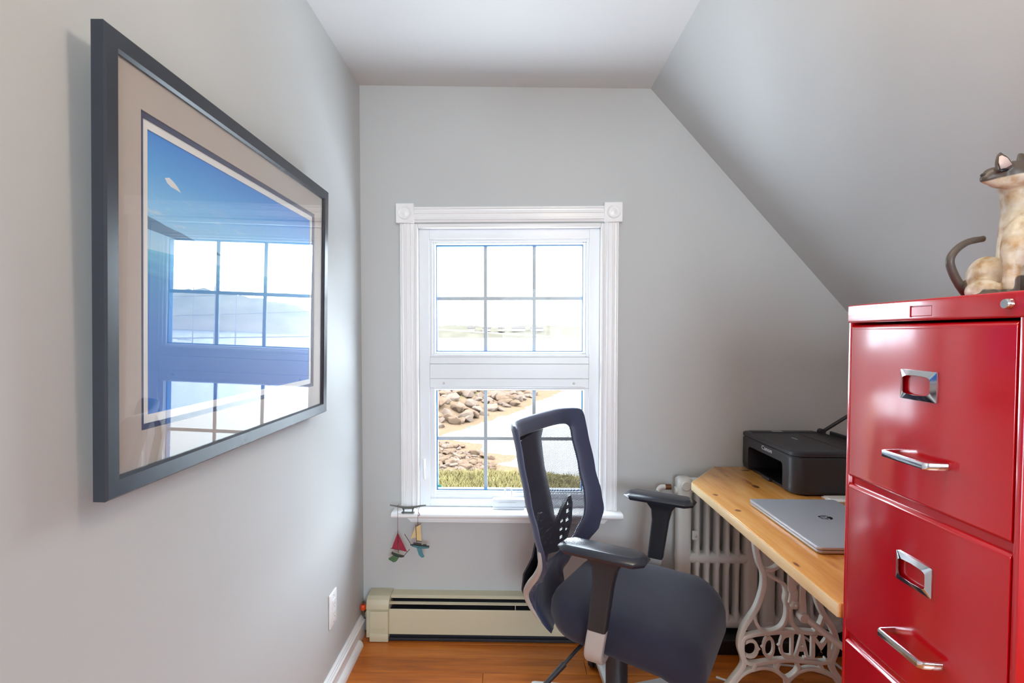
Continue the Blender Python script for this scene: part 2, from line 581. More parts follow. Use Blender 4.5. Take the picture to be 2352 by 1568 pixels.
def casing_profile(x0, x1, yb, flip=False):
    """fluted board seen from above, thickness towards -y"""
    W = x1 - x0
    pts = [(0, 0), (0, .017), (.05, .020), (.12, .020), (.16, .015), (.24, .0145), (.28, .019), (.42, .0195), (.46, .017), (.70, .017), (.74, .0195), (.82, .0195), (.86, .014), (.92, .013), (1, .010), (1, 0)]
    if flip: pts = [(1 - u, t) for u, t in pts][::-1]
    return [(x0 + u * W, yb - t) for u, t in pts]


b = BM(); prism(b, casing_profile(-0.474, -0.412, YB), 'z', 0.527, 1.722); obj('side_casing', b, TR, w1, smooth=20)
b = BM(); prism(b, casing_profile(0.372, 0.432, YB, True), 'z', 0.527, 1.722); obj('side_casing', b, TR, w1, smooth=20)
b = BM(); prism(b, [(yy, 1.727 + (1 - (xx + 0.474) / 0.062) * 0.063) for xx, yy in casing_profile(-0.474, -0.412, YB)], 'x', -0.413, 0.371)
obj('head_casing', b, TR, w1, smooth=20)
for cx in (-0.4505, 0.4075):     # rosette corner blocks
    b = BM(); box(b, cx - 0.0375, cx + 0.0375, YB - 0.028, YB, 1.7225, 1.803, 0.002, 1)
    blk = obj('corner_block', b, TR, w1)
    b = BM(); lathe(b, [(0.001, -0.0345), (0.004, -0.0343), (0.010, -0.0325), (0.018, -0.0310), (0.0215, -0.0315), (0.0235, -0.0335), (0.0262, -0.0335), (0.0275, -0.030), (0.0275, -0.026)], (cx, YB, 1.764), 'y', 32)
    obj('rosette', b, TR, blk, smooth=50)
for (x0, x1, z0, z1) in ((-0.412, -0.400, 0.527, 1.7215), (0.360, 0.372, 0.527, 1.7215), (-0.3998, 0.3598, 1.704, 1.7215)):   # inner stop bead
    b = BM(); box(b, x0, x1, YB - 0.012, YB + 0.02, z0, z1, 0.004, 3); obj('stop_bead', b, TR, w1, smooth=50)
# stool, apron
b = BM()
stool = [(2.300, 0.527), (2.215, 0.527), (2.207, 0.524), (2.203, 0.518), (2.203, 0.513), (2.207, 0.507), (2.215, 0.505), (2.300, 0.505)]
prism(b, stool, 'x', -0.400, 0.360)
prism(b, [(min(yy, YB), zz) for yy, zz in stool], 'x', -0.505, -0.4002)
prism(b, [(min(yy, YB), zz) for yy, zz in stool], 'x', 0.3602, 0.447)
obj('stool', b, TR, w1, smooth=60)
b = BM()
prism(b, [(-0.468, 0.5048), (0.412, 0.5048), (0.376, 0.474), (-0.430, 0.474)], 'y', 2.258, YB)
prism(b, [(-0.4665, 0.5046), (0.4105, 0.5046), (0.396, 0.492), (-0.451, 0.492)], 'y', 2.252, 2.258)
prism(b, [(-0.4365, 0.4795), (0.3825, 0.4795), (0.376, 0.474), (-0.430, 0.474)], 'y', 2.254, 2.258)
obj('apron', b, TR, w1, smooth=20)


def ring(bm, x0, x1, z0, z1, wl, wr, wb, wt, y0, y1, bev=0.0015):
    box(bm, x0, x0 + wl, y0, y1, z0, z1, bev, 1); box(bm, x1 - wr, x1, y0, y1, z0, z1, bev, 1)
    box(bm, x0 + wl, x1 - wr, y0, y1, z0, z0 + wb, bev, 1); box(bm, x0 + wl, x1 - wr, y0, y1, z1 - wt, z1, bev, 1)


b = BM(); ring(b, WX0 + 0.0015, WX1 - 0.0015, WZ0 + 0.006, WZ1 - 0.001, 0.044, 0.044, 0.032, 0.042, 2.298, 2.395)
obj('frame', b, VN, w1)
gx0, gx1 = -0.332, 0.294
b = BM(); ring(b, -0.357, 0.317, 1.167, 1.6635, 0.014, 0.012, 0.012, 0.012, 2.304, 2.36); 
ring(b, -0.343, 0.305, 1.179, 1.6515, 0.012, 0.012, 0.010, 0.010, 2.312, 2.36, 0.003)
us = obj('upper_sash', b, VN, w1)
b = BM(); ring(b, gx0 + 0.0005, gx1 - 0.0005, 1.1890, 1.6410, 0.004, 0.004, 0.004, 0.004, 2.322, 2.350, 0); obj('spacer', b, M['spacer'], us)
b = BM(); box(b, gx0 + 0.001, gx1 - 0.001, 2.3340, 2.3365, 1.1895, 1.6405); obj('glass_pane', b, M['glass'], us)
b = BM(); ring(b, -0.357, 0.317, 0.5560, 1.0340, 0.022, 0.020, 0.028, 0.008, 2.306, 2.36)
ring(b, -0.335, 0.297, 0.5840, 1.0260, 0.003, 0.003, 0.0075, 0.001, 2.314, 2.36, 0.001)
ls = obj('lower_sash', b, VN, w1)
b = BM(); ring(b, gx0 + 0.0005, gx1 - 0.0005, 0.5920, 1.0245, 0.004, 0.004, 0.004, 0.001, 2.322, 2.350, 0); obj('spacer', b, M['spacer'], ls)
b = BM(); box(b, gx0 + 0.001, gx1 - 0.001, 2.3340, 2.3365, 0.5925, 1.0243); obj('glass_pane', b, M['glass'], ls)
for (sash, z0, z1) in ((us, 1.1932, 1.6368), (ls, 0.5962, 1.0233)):
    zm = (z0 + z1) / 2 + (0.001 if sash is us else 0.003)
    for k in (1, 2):
        xm = gx0 + (gx1 - gx0) * k / 3 + 0.002
        b = BM(); box(b, xm - 0.0075, xm + 0.0075, 2.3375, 2.3440, z0, z1); obj('muntin', b, M['muntin'], sash)
    b = BM(); box(b, gx0 + 0.005, gx1 - 0.005, 2.3372, 2.3443, zm - 0.0075, zm + 0.0075); obj('muntin', b, M['muntin'], sash)
# meeting panel between the sashes
b = BM(); box(b, -0.357, 0.317, 2.304, 2.36, 1.1375, 1.1665, 0.001, 1); box(b, -0.357, 0.317, 2.3005, 2.36, 1.075, 1.1365, 0.002, 1)
box(b, -0.357, 0.317, 2.302, 2.36, 1.0345, 1.0745, 0.002, 1); box(b, -0.340, 0.300, 2.298, 2.31, 1.0285, 1.0425, 0.003, 2)
mp = obj('meeting_rail', b, VN, w1)
for sx in (-0.298, 0.254):
    b = BM(); lathe(b, [(0.0005, -0.0045), (0.004, -0.004), (0.0052, 0)], (sx, 2.302, 1.055), 'y', 14); obj('screen_clip', b, M['silver'], mp)
b = BM(); lathe(b, [(0.0005, -0.004), (0.0035, -0.0035), (0.0045, 0)], (-0.300, 2.302, 0.545), 'y', 12); obj('screen_clip', b, M['silver'], ls)
# casement operator with its folded handle
b = BM()
prism(b, rrect(-0.090, 0.047, 0.534, 0.569, 0.008), 'y', 2.268, 2.303, 0.003)
box(b, -0.088, 0.045, 2.262, 2.30, 0.5275, 0.536, 0.003, 2)
cr = obj('crank_operator', b, VN, w1, smooth=50)
b = BM(); box(b, -0.062, 0.012, 2.2635, 2.27, 0.552, 0.5555, 0.0012, 1); obj('crank_groove', b, TR, cr)
b = BM(); tube(b, [(-0.036, 2.290, 0.568), (-0.036, 2.285, 0.607), (-0.0325, 2.285, 0.612), (-0.012, 2.285, 0.612), (-0.0085, 2.285, 0.607), (-0.0085, 2.290, 0.568)], 0.0032, 8)
obj('crank_handle', b, TR, cr, smooth=50)
# side lock lever
b = BM(); prism(b, rrect(-0.3875, -0.3745, 0.688, 0.735, 0.003), 'y', 2.290, 2.2985, 0.001)
lk = obj('sash_lock', b, VN, w1, smooth=50)
b = BM(); sweep(b, catmull([(-0.381, 2.292, 0.728), (-0.379, 2.276, 0.705), (-0.378, 2.272, 0.670), (-0.377, 2.276, 0.652)], 5), circ(0.0042, 8), None, False); obj('lock_lever', b, TR, lk, smooth=50)
# maker's sticker on the lower pane
b = BM(); box(b, -0.328, -0.313, 2.3325, 2.3333, 0.600, 0.611); obj('sticker', b, M['sticker'], ls)

# ------------------------------------------------------------------ view outside
WL = -5.0          # water level


def osrgb(r, g, b):
    """outdoor colours, darkened and warmed to offset the strong bluish sky"""
    c = srgb(r, g, b)
    return (c[0] * 0.60, c[1] * 0.53, c[2] * 0.48, 1)



def waterm():
    k = N('harbour_water'); v = k.coord((0.35, 1.4, 1))
    nz = k.add('ShaderNodeTexNoise', i_Scale=2.2, i_Detail=5.0, i_Distortion=0.6); k.link(v, nz.inputs['Vector'])
    k.link(k.ramp(nz.outputs['Fac'], [(0.38, osrgb(48, 70, 78)), (0.6, osrgb(70, 80, 84))]), k.b.inputs['Base Color'])
    k.b.inputs['Roughness'].default_value = 0.25
    k.b.inputs['Specular IOR Level'].default_value = 0.12
    k.bump(nz.outputs['Fac'], 0.25, 0.05)
    return k.m


def groundm():
    """beach: mud near the water, stones and then grass with height"""
    k = N('shore_ground'); c = k.add('ShaderNodeTexCoord'); sp = k.add('ShaderNodeSeparateXYZ'); k.link(c.outputs['Object'], sp.inputs[0])
    nz = k.add('ShaderNodeTexNoise', i_Scale=1.3, i_Detail=8.0); k.link(c.outputs['Object'], nz.inputs['Vector'])
    n2 = k.add('ShaderNodeTexNoise', i_Scale=11.0, i_Detail=6.0); k.link(c.outputs['Object'], n2.inputs['Vector'])
    h = k.math('ADD', sp.outputs[2], k.math('MULTIPLY', nz.outputs['Fac'], 0.5))
    mud = k.ramp(n2.outputs['Fac'], [(0.3, osrgb(88, 74, 60)), (0.5, osrgb(97, 83, 69)), (0.7, osrgb(104, 93, 81))])
    grass = k.ramp(n2.outputs['Fac'], [(0.3, osrgb(70, 68, 42)), (0.5, osrgb(82, 79, 52)), (0.7, osrgb(94, 88, 64))])
    f = k.ramp(k.math('ADD', h, 0.0), [(0.0, (0, 0, 0, 1)), (1.0, (1, 1, 1, 1))])
    mr = k.add('ShaderNodeMapRange'); k.link(h, mr.inputs[0])
    mr.inputs[1].default_value = WL + 1.15; mr.inputs[2].default_value = WL + 1.45
    k.link(k.mix(mr.outputs[0], mud, grass), k.b.inputs['Base Color'])
    k.b.inputs['Roughness'].default_value = 0.9
    k.b.inputs['Specular IOR Level'].default_value = 0.0
    k.bump(n2.outputs['Fac'], 0.6, 0.05)
    return k.m


M['water'] = waterm(); M['ground'] = groundm()
M['rockA'] = mat('boulder_pale', osrgb(98, 88, 81), 0.9, var=0.12, vscale=2.5, bump=0.5, bscale=14, spec=0.0)
M['rockB'] = mat('boulder_tan', osrgb(94, 81, 70), 0.9, var=0.14, vscale=2.5, bump=0.5, bscale=14, spec=0.0)
M['grass'] = mat('dry_grass', osrgb(112, 107, 74), 0.9, var=0.25, vscale=1.2, spec=0.0)
M['hill'] = mat('far_hill_woods', osrgb(84, 84, 77), 0.95, var=0.16, vscale=0.03, spec=0.0)
M['hill2'] = mat('harbour_hill_painted_haze', osrgb(150, 150, 142), 0.95, var=0.14, vscale=0.05, spec=0.0)  # haze painted into the colour, lightened for the hill's mirror image
M['housew'] = mat('far_house_white', osrgb(120, 118, 116), 0.8, var=0.03, spec=0.0)
M['roof'] = mat('far_house_roof', osrgb(80, 80, 82), 0.8, var=0.05, spec=0.0)
M['wire'] = mat('grey_wire', osrgb(70, 70, 70), 0.7, var=0.03)
M['wirel'] = mat('pale_cable', osrgb(140, 138, 130), 0.7, var=0.03)
M['boat'] = mat('boat_white', osrgb(170, 170, 172), 0.5, var=0.03)

b = BM(); box(b, -1500, 1800, 12, 2200, WL - 0.4, WL)
tag(obj('harbour_water', b, M['water'], smooth=0), kind='structure')

# shoreline in plan (land lies to the left of / below this line)
SHORE = [(9.5, 75), (5.8, 60.7), (3.4, 54), (2.0, 49.8), (0.35, 44), (-2.1, 38.4), (-4.2, 34.6), (-4.6, 33.0), (-3.2, 31.6), (-2.0, 31), (-1.6, 28.9), (0.0, 28.1), (0.35, 27.6), (-0.5, 26.2), (0.6, 24.8), (3.0, 23.4), (9, 22), (40, 20)]
LAND = SHORE + [(40, 2), (-60, 2), (-60, 110), (16, 110)]


def inside(x, y):
    c = False; n = len(LAND)
    for i in range(n):
        x1, y1 = LAND[i]; x2, y2 = LAND[(i + 1) % n]
        if (y1 > y) != (y2 > y) and x < (x2 - x1) * (y - y1) / (y2 - y1) + x1: c = not c
    return c


def sdist(x, y):
    d = 1e9; p = Vector((x, y))
    for a, c in zip(SHORE, SHORE[1:]):
        a = Vector(a); c = Vector(c); e = c - a
        t = max(0, min(1, (p - a).dot(e) / e.dot(e)))
        d = min(d, (a + e * t - p).length)
    return d if inside(x, y) else -d


def ground(x, y):
    s = sdist(x, y) + 0.5 * noise.noise((x * 0.7, y * 0.7, 0))
    if s < 0: h = max(-0.35, s * 0.15)
    elif s < 2.2: h = s * 0.11
    else: h = 0.24 + (s - 2.2) * 0.36
    cap = 1.75 if y < 17.4 else (0.85 + 0.9 * max(0, 20.4 - y) / 3.0 if y < 33 else 0.85 + 0.02 * (y - 33))
    h = min(h, cap) + 0.05 * noise.noise((x * 2, y * 2, 3))
    return WL + h


b = BM()
xs_ = [-16 + 0.5 * i for i in range(90)]; ys_ = [13 + 0.35 * i for i in range(60)] + [34 + 0.9 * i for i in range(1, 50)]
gv = [[b.verts.new((x, y, ground(x, y))) for x in xs_] for y in ys_]
for i in range(len(ys_) - 1):
    for j in range(len(xs_) - 1): b.faces.new((gv[i][j], gv[i][j + 1], gv[i + 1][j + 1], gv[i + 1][j]))
tag(obj('shore_bank', b, M['ground'], smooth=180), kind='structure')

# boulders of the armoured shore, each its own piece
rb = tag(empty('rock_bank', (-2.5, 34, WL)), 'pale pinkish boulder bank along the water seen through the lower sash', 'rocks')
rnd = random.Random(11)
rock_me = []
for i in range(10):
    t = BM()
    for k in range(16):
        d = Vector((rnd.gauss(0, 1), rnd.gauss(0, 1), rnd.gauss(0, 1))).normalized()
        t.verts.new((d.x * rnd.uniform(.8, 1.1), d.y * rnd.uniform(.8, 1.1), d.z * rnd.uniform(.55, .8)))
    bmesh.ops.convex_hull(t, input=t.verts[:])
    for v in [v for v in t.verts if not v.link_faces]: t.verts.remove(v)
    bmesh.ops.bevel(t, geom=t.edges[:], offset=0.06, segments=1, affect='EDGES')
    me = bpy.data.meshes.new('boulder'); bmesh.ops.recalc_face_normals(t, faces=t.faces[:]); t.to_mesh(me); t.free()
    me.materials.append(M['rockA'] if i % 2 else M['rockB'])
    rock_me.append(me)
placed = []
tries = 0
while len(placed) < 298 and tries < 30000:
    tries += 1
    if rnd.random() < 0.42: x, y = rnd.uniform(-4.6, -0.9), rnd.uniform(18.6, 30.0); r = rnd.uniform(0.13, 0.29)
    else: x, y = rnd.uniform(-9.0, 4), rnd.uniform(35.5, 56); r = rnd.uniform(0.36, 0.80)
    s = sdist(x, y)
    if s < 0.7 + 0.9 * rnd.random() or s > 9.5: continue
    if not -0.165 < x / y < 0.14: continue
    if any((x - q[0]) ** 2 + (y - q[1]) ** 2 < (0.52 * (r + q[2])) ** 2 for q in placed): continue
    placed.append((x, y, r))
    o = bpy.data.objects.new('boulder', rock_me[rnd.randrange(10)]); COL.objects.link(o); o.parent = rb
    o.location = Vector((x, y, ground(x, y) + r * 0.22)) - Vector((-2.5, 34, WL))
    o.rotation_euler = (rnd.uniform(-.3, .3), rnd.uniform(-.3, .3), rnd.uniform(0, 6.28)); o.scale = (r * rnd.uniform(.9, 1.3), r, r)

# dry grass on the near bank
me = bpy.data.meshes.new('grass'); vs = []; fs = []
for i in range(16000):
    y = rnd.uniform(13.6, 17.9); x = rnd.uniform(-0.19, 0.19) * y
    z = ground(x, y); h = rnd.uniform(0.10, 0.30) * (0.6 + 0.8 * abs(noise.noise((x * 0.9, y * 0.9, 7)))); a = rnd.uniform(0, 6.28); wdt = rnd.uniform(.012, .03)
    dx, dy = math.cos(a) * wdt, math.sin(a) * wdt; lx, ly = rnd.gauss(0, .1), rnd.gauss(0, .1)
    n0 = len(vs); vs += [(x - dx, y - dy, z - .03), (x + dx, y + dy, z - .03), (x + lx, y + ly, z + h)]; fs.append((n0, n0 + 1, n0 + 2))
me.from_pydata(vs, [], fs)
tag(obj('dry_grass', me, M['grass'], smooth=0), 'dry yellow green grass on the bank below the window', 'grass', kind='stuff')

# far shore: low wooded hill with houses, a higher hill to the right, boats
def ridge(name, x0, x1, y0, depth, hfun, n):
    t = BM(); rows = []
    for k in range(9):
        u = k / 8; rr = []
        for i in range(n + 1):
            x = x0 + (x1 - x0) * i / n
            h = hfun(x) * math.sin(min(1, u * 1.15) * math.pi / 2) if u > 0 else -0.5
            h *= 1 + 0.13 * noise.noise((x * 0.09, u * 6, 1)) if u > 0 else 1
            rr.append(t.verts.new((x, y0 + depth * u, WL + h)))
        rows.append(rr)
    rows.append([t.verts.new((v.co.x, y0 + depth * 1.3, WL - 1)) for v in rows[-1]])
    for a, c in zip(rows, rows[1:]):
        for i in range(n): t.faces.new((a[i], a[i + 1], c[i + 1], c[i]))
    return tag(obj(name, t, M['hill'] if name == 'far_shore' else M['hill2'], smooth=60), kind='structure')


ridge('far_shore', -500, 330, 1000, 160, lambda x: 24 + 4 * noise.noise((x * 0.012, 0, 0)) + 2.2 * noise.noise((x * 0.11, 3, 0)), 260)
ridge('harbour_hill', 115, 900, 420, 120, lambda x: 7 + min(30, (x - 115) * 0.17) + 3 * noise.noise((x * 0.02, 5, 0)) + 2 * noise.noise((x * 0.09, 3, 0)), 200)
for (x, wdt, lab) in ((-82, 14, 'leftmost of the white houses on the far shore'), (-52, 16, 'white house on the far shore half behind the left mullion'), (-24, 12, 'small white house on the far shore just right of the left mullion'), (9, 26, 'long white house on the far shore in the middle pane'), (44, 24, 'white house on the far shore behind the right mullion')):
    h = tag(empty('far_house', (x, 1046, WL + 12)), lab, 'house', 'white houses on the far shore')
    b = BM(); box(b, x - wdt / 2, x + wdt / 2, 1040, 1052, WL + 12, WL + 18.5); obj('house_wall', b, M['housew'], h, smooth=0)
    b = BM(); prism(b, [(1039, WL + 18.5), (1053, WL + 18.5), (1046, WL + 21.5)], 'x', x - wdt / 2 - 0.5, x + wdt / 2 + 0.5); obj('roof', b, M['roof'], h, smooth=0)
for i, (x, y, hh) in enumerate(((46, 92, 11), (53, 98, 13), (60, 96, 12), (70, 120, 14), (80, 118, 13), (66, 92, 10), (90, 130, 14))):
    o = tag(empty('sailboat', (x, y, WL)), 'white moored sailboat with bare mast reflected in the picture glass', 'boat', 'moored sailboats')
    b = BM(); loft(b, [[(x + s_ * 0.2 * wv, y + yy * wv, WL + zz) for s_, yy, zz in ((0, -1.2, .9), (0, 1.2, .9), (0, .5, -.2), (0, -.5, -.2))] if False else [(x + xx, y + wv * q, WL + zz) for q, zz in ((-1, 1.0), (1, 1.0), (.5, -.15), (-.5, -.15))] for xx, wv in ((-4, .15), (-2.5, 1.0), (0, 1.35), (2.5, 1.1), (4, .8))])
    obj('hull', b, M['boat'], o, smooth=40)
    b = BM(); rod(b, (x, y, WL + 0.9), (x, y, WL + hh), 0.13, 8, 0.08); rod(b, (x, y, WL + 2.2), (x + 3.4, y, WL + 2.2), 0.08, 8); obj('mast', b, M['boat'], o, smooth=40)
# overhead wires between two utility poles: one line
ul = tag(empty('utility_line', (-14, 19.1, WL + 1)), 'overhead utility line with thin wires crossing the window view', 'utility line')
for (x, y) in ((-14, 19.1), (14, 16.5)):
    b = BM(); rod(b, (x, y, WL + 0.5), (x, y, 4.6), 0.14, 12, 0.10); po = obj('pole', b, mat('pole_wood', osrgb(90, 80, 70), 0.9), ul, smooth=60)
    b = BM(); box(b, x - 0.06, x + 0.06, y - 0.6, y + 0.6, 4.1, 4.22); obj('crossarm', b, M['spar'], po)
for (nm, z0, z1, r, m) in (('wire', 4.05, 1.72, 0.006, M['wire']), ('wire', 3.45, 1.12, 0.005, M['wire']), ('thick_cable', 2.22, 0.52, 0.022, M['wirel'])):
    b = BM(); pts = []
    for k in range(25):
        u = k / 24; p = Vector((-14, 19.1, z0)).lerp(Vector((14, 16.5, z1)), u); p.z -= 0.10 * 4 * u * (1 - u); pts.append(p)
    tube(b, pts, r, 6); obj(nm, b, m, ul, smooth=60)

# ------------------------------------------------------------------ ceiling lamp, above the frame
def emit(name, col, s):
    k = N(name); k.b.inputs['Base Color'].default_value = (0.9, 0.88, 0.84, 1)
    k.b.inputs['Emission Color'].default_value = col; k.b.inputs['Emission Strength'].default_value = s
    k.b.inputs['Roughness'].default_value = 0.4
    return k.m


LAMP = (0.30, 0.74, 2.02)
lamp = tag(empty('ceiling_lamp', LAMP), 'round opal glass ceiling lamp above the top edge of the view', 'lamp')
b = BM(); lathe(b, [(0.001, 2.276), (0.07, 2.276), (0.075, 2.262), (0.02, 2.245), (0.012, 2.235), (0.012, 2.16), (0.05, 2.15), (0.055, 2.125), (0.001, 2.125)], (LAMP[0], LAMP[1], 0), 'z', 28); obj('canopy', b, M['silver'], lamp)
b = BM(); ellipsoid(b, LAMP, 0.115, 0.115, 0.105, None, 4)
obj('glass_globe', b, emit('opal_glass_lit', (1.0, 0.86, 0.66, 1), 19.0), lamp, smooth=180)

# ------------------------------------------------------------------ framed sea picture on the left wall
PIC_H, PIC_W = 0.697, 0.946
pic = tag(empty('framed_picture', (XL + 0.0005, 1.250, 1.0160), (0, R(1.15), R(0.10))), 'large black framed sea picture under glass on the left wall', 'picture')
hw, fw = PIC_W / 2, 0.031
b = BM()
lx0, lx1 = 0.022, 0.043
prof = [(0, lx0), (0, lx1 - 0.003), (0.003, lx1), (fw - 0.004, lx1 - 0.001), (fw, lx1 - 0.006), (fw, lx0)]
vs = []
corners = [(-hw, 0, 1, 1), (hw, 0, -1, 1), (hw, PIC_H, -1, -1), (-hw, PIC_H, 1, -1)]
loft(b, [[(lx, cy + sy * d, cz + sz * d) for d, lx in prof] for cy, cz, sy, sz in corners], closed=True)
obj('frame', b, M['framewood'], pic, local=True, smooth=30)
b = BM(); box(b, 0.019, 0.0235, -hw + 0.01, hw - 0.01, 0.01, PIC_H - 0.01); obj('backing', b, M['paper'], pic, local=True)
b = BM(); box(b, 0.0355, 0.0365, -hw + fw - 0.004, hw - fw + 0.004, fw - 0.004, PIC_H - fw + 0.004); obj('glass_pane', b, M['picglass'], pic, local=True)


def rectring(bm, y0, y1, z0, z1, wd, x0, x1):
    o = [(y0, z0), (y1, z0), (y1, z1), (y0, z1)]; i = [(y0 + wd, z0 + wd), (y1 - wd, z0 + wd), (y1 - wd, z1 - wd), (y0 + wd, z1 - wd)]
    ring_plate(bm, o, i, lambda p, h: (h, p[0], p[1]), x0, x1)


m0 = 0.062
a0, a1, c0, c1 = -hw + fw - 0.003, hw - fw + 0.003, fw - 0.003, PIC_H - fw + 0.003
b = BM(); rectring(b, a0, a1, c0, c1, m0, 0.030, 0.0325); obj('mat_board', b, M['matboard'], pic, local=True, smooth=0)
a0 += m0 - 0.002; a1 -= m0 - 0.002; c0 += m0 - 0.002; c1 -= m0 - 0.002
b = BM(); rectring(b, a0, a1, c0, c1, 0.011, 0.0275, 0.0298); obj('inner_mat', b, M['matnavy'], pic, local=True, smooth=0)
a0 += 0.009; a1 -= 0.009; c0 += 0.009; c1 -= 0.009
b = BM(); rectring(b, a0, a1, c0, c1, 0.016, 0.0255, 0.0273); obj('paper_border', b, M['white'], pic, local=True, smooth=0)
a0 += 0.015; a1 -= 0.015; c0 += 0.015; c1 -= 0.015


def seaprint():
    """printed seascape: blue sky with small clouds, far headland, deep blue water"""
    k = N('sea_print'); c = k.add('ShaderNodeTexCoord'); sp = k.add('ShaderNodeSeparateXYZ'); k.link(c.outputs['Object'], sp.inputs[0])
    u = k.math('DIVIDE', k.math('SUBTRACT', sp.outputs[1], a0), a1 - a0)
    v = k.math('DIVIDE', k.math('SUBTRACT', sp.outputs[2], c0), c1 - c0)
    sky = k.ramp(v, [(0.60, srgb(150, 196, 226)), (0.74, srgb(116, 182, 230)), (0.88, srgb(74, 152, 220)), (1.0, srgb(46, 124, 206))])
    mp = k.add('ShaderNodeCombineXYZ'); k.link(k.math('MULTIPLY', u, 5.0), mp.inputs[0]); k.link(k.math('MULTIPLY', v, 16.0), mp.inputs[1])
    nz = k.add('ShaderNodeTexNoise', i_Scale=1.5, i_Detail=6.0); k.link(mp.outputs[0], nz.inputs['Vector'])
    band = k.ramp(v, [(0.66, (0, 0, 0, 1)), (0.70, (1, 1, 1, 1)), (0.76, (.7, .7, .7, 1)), (0.83, (0, 0, 0, 1))])
    cl = k.math('MULTIPLY', k.ramp(nz.outputs['Fac'], [(0.56, (0, 0, 0, 1)), (0.72, (1, 1, 1, 1))]), k.math('MULTIPLY', band, 0.6))
    sky = k.mix(cl, sky, srgb(222, 222, 216))
    n3 = k.add('ShaderNodeTexNoise', i_Scale=1.2, i_Detail=5.0)
    mp3 = k.add('ShaderNodeCombineXYZ'); k.link(k.math('MULTIPLY', u, 6.0), mp3.inputs[0]); k.link(k.math('MULTIPLY', v, 40.0), mp3.inputs[1]); k.link(mp3.outputs[0], n3.inputs['Vector'])
    sea = k.ramp(k.math('ADD', v, k.math('MULTIPLY', k.math('SUBTRACT', n3.outputs['Fac'], 0.5), 0.12)), [(0.0, srgb(34, 94, 172)), (0.3, srgb(40, 110, 188)), (0.48, srgb(46, 128, 190)), (0.60, srgb(96, 178, 212))])
    pc = k.mix(k.math('GREATER_THAN', v, 0.585), sea, sky)
    hillh = k.math('SUBTRACT', 0.700, k.math('ADD', k.math('MULTIPLY', u, 0.20), k.math('MULTIPLY', k.math('SUBTRACT', nz.outputs['Fac'], 0.5), 0.02)))
    inh = k.math('MULTIPLY', k.math('LESS_THAN', v, hillh), k.math('GREATER_THAN', v, k.math('SUBTRACT', 0.655, k.math('MULTIPLY', u, 0.09))))
    pc = k.mix(inh, pc, srgb(66, 112, 150))
    gn = k.add('ShaderNodeVectorMath', operation='SCALE'); gn.inputs['Scale'].default_value = 1.35; k.link(pc, gn.inputs[0])
    k.link(gn.outputs[0], k.b.inputs['Base Color'])
    k.b.inputs['Roughness'].default_value = 0.6
    return k.m


b = BM(); box(b, 0.0245, 0.0254, a0, a1, c0, c1); pr = obj('sea_print', b, seaprint(), pic, local=True, smooth=0)
pw, ph = a1 - a0, c1 - c0
b = BM(); uu, vv = a0 + pw * 0.40, c0 + ph * 0.545
prism(b, [(uu - 0.03, vv), (uu + 0.045, vv), (uu + 0.03, vv + 0.055)], 'x', 0.0254, 0.0257); obj('printed_sail', b, mat('printed_red_sail', srgb(206, 116, 132), 0.6), pr, local=True)
b = BM(); prism(b, [(uu - 0.04, vv - 0.02), (uu + 0.05, vv - 0.02), (uu + 0.058, vv - 0.004), (uu - 0.045, vv - 0.004)], 'x', 0.0254, 0.0257); obj('printed_hull', b, M['cloud'], pr, local=True)
b = BM(); cy_, cz_ = a0 + pw * 0.095, c0 + ph * 0.845
prism(b, [(cy_ - .020, cz_ + .006), (cy_ - .008, cz_ + .010), (cy_ + .004, cz_ + .006), (cy_ + .014, cz_ + .001), (cy_ + .026, cz_ - .008), (cy_ + .012, cz_ - .006), (cy_ - .002, cz_ - .005), (cy_ - .013, cz_ - .001)], 'x', 0.0254, 0.0257); obj('printed_cloud', b, M['cloud'], pr, local=True, smooth=0)

# ------------------------------------------------------------------ outlet, heater, corner valve
o = tag(empty('wall_outlet', (XL, 1.878, 0.232)), 'white decorator wall outlet low on the left wall', 'outlet')
b = BM(); box(b, XL, XL + 0.0065, 1.842, 1.914, 0.235, 0.355, 0.003, 2); obj('cover_plate', b, TR, o)
b = BM(); box(b, XL + 0.006, XL + 0.0085, 1.861, 1.895, 0.2615, 0.3285, 0.0015, 1); ins = obj('receptacle', b, TR, o)
b = BM()
for z in (0.278, 0.312):
    box(b, XL + 0.0080, XL + 0.0087, 1.871, 1.8725, z - 0.004, z + 0.004); box(b, XL + 0.0080, XL + 0.0087, 1.883, 1.8845, z - 0.004, z + 0.004)
    lathe(b, [(0.0001, 0.0080), (0.0022, 0.0080), (0.0022, 0.0087), (0.0001, 0.0087)], (XL, 1.878, z - 0.010), 'x', 10)
obj('slots', b, M['dark'], ins)
for z in (0.247, 0.343):
    b = BM(); lathe(b, [(0.0001, 0.0062), (0.003, 0.0064), (0.0025, 0.0075), (0.0001, 0.0076)], (XL, 1.878, z), 'x', 12); obj('screw', b, M['silver'], o)

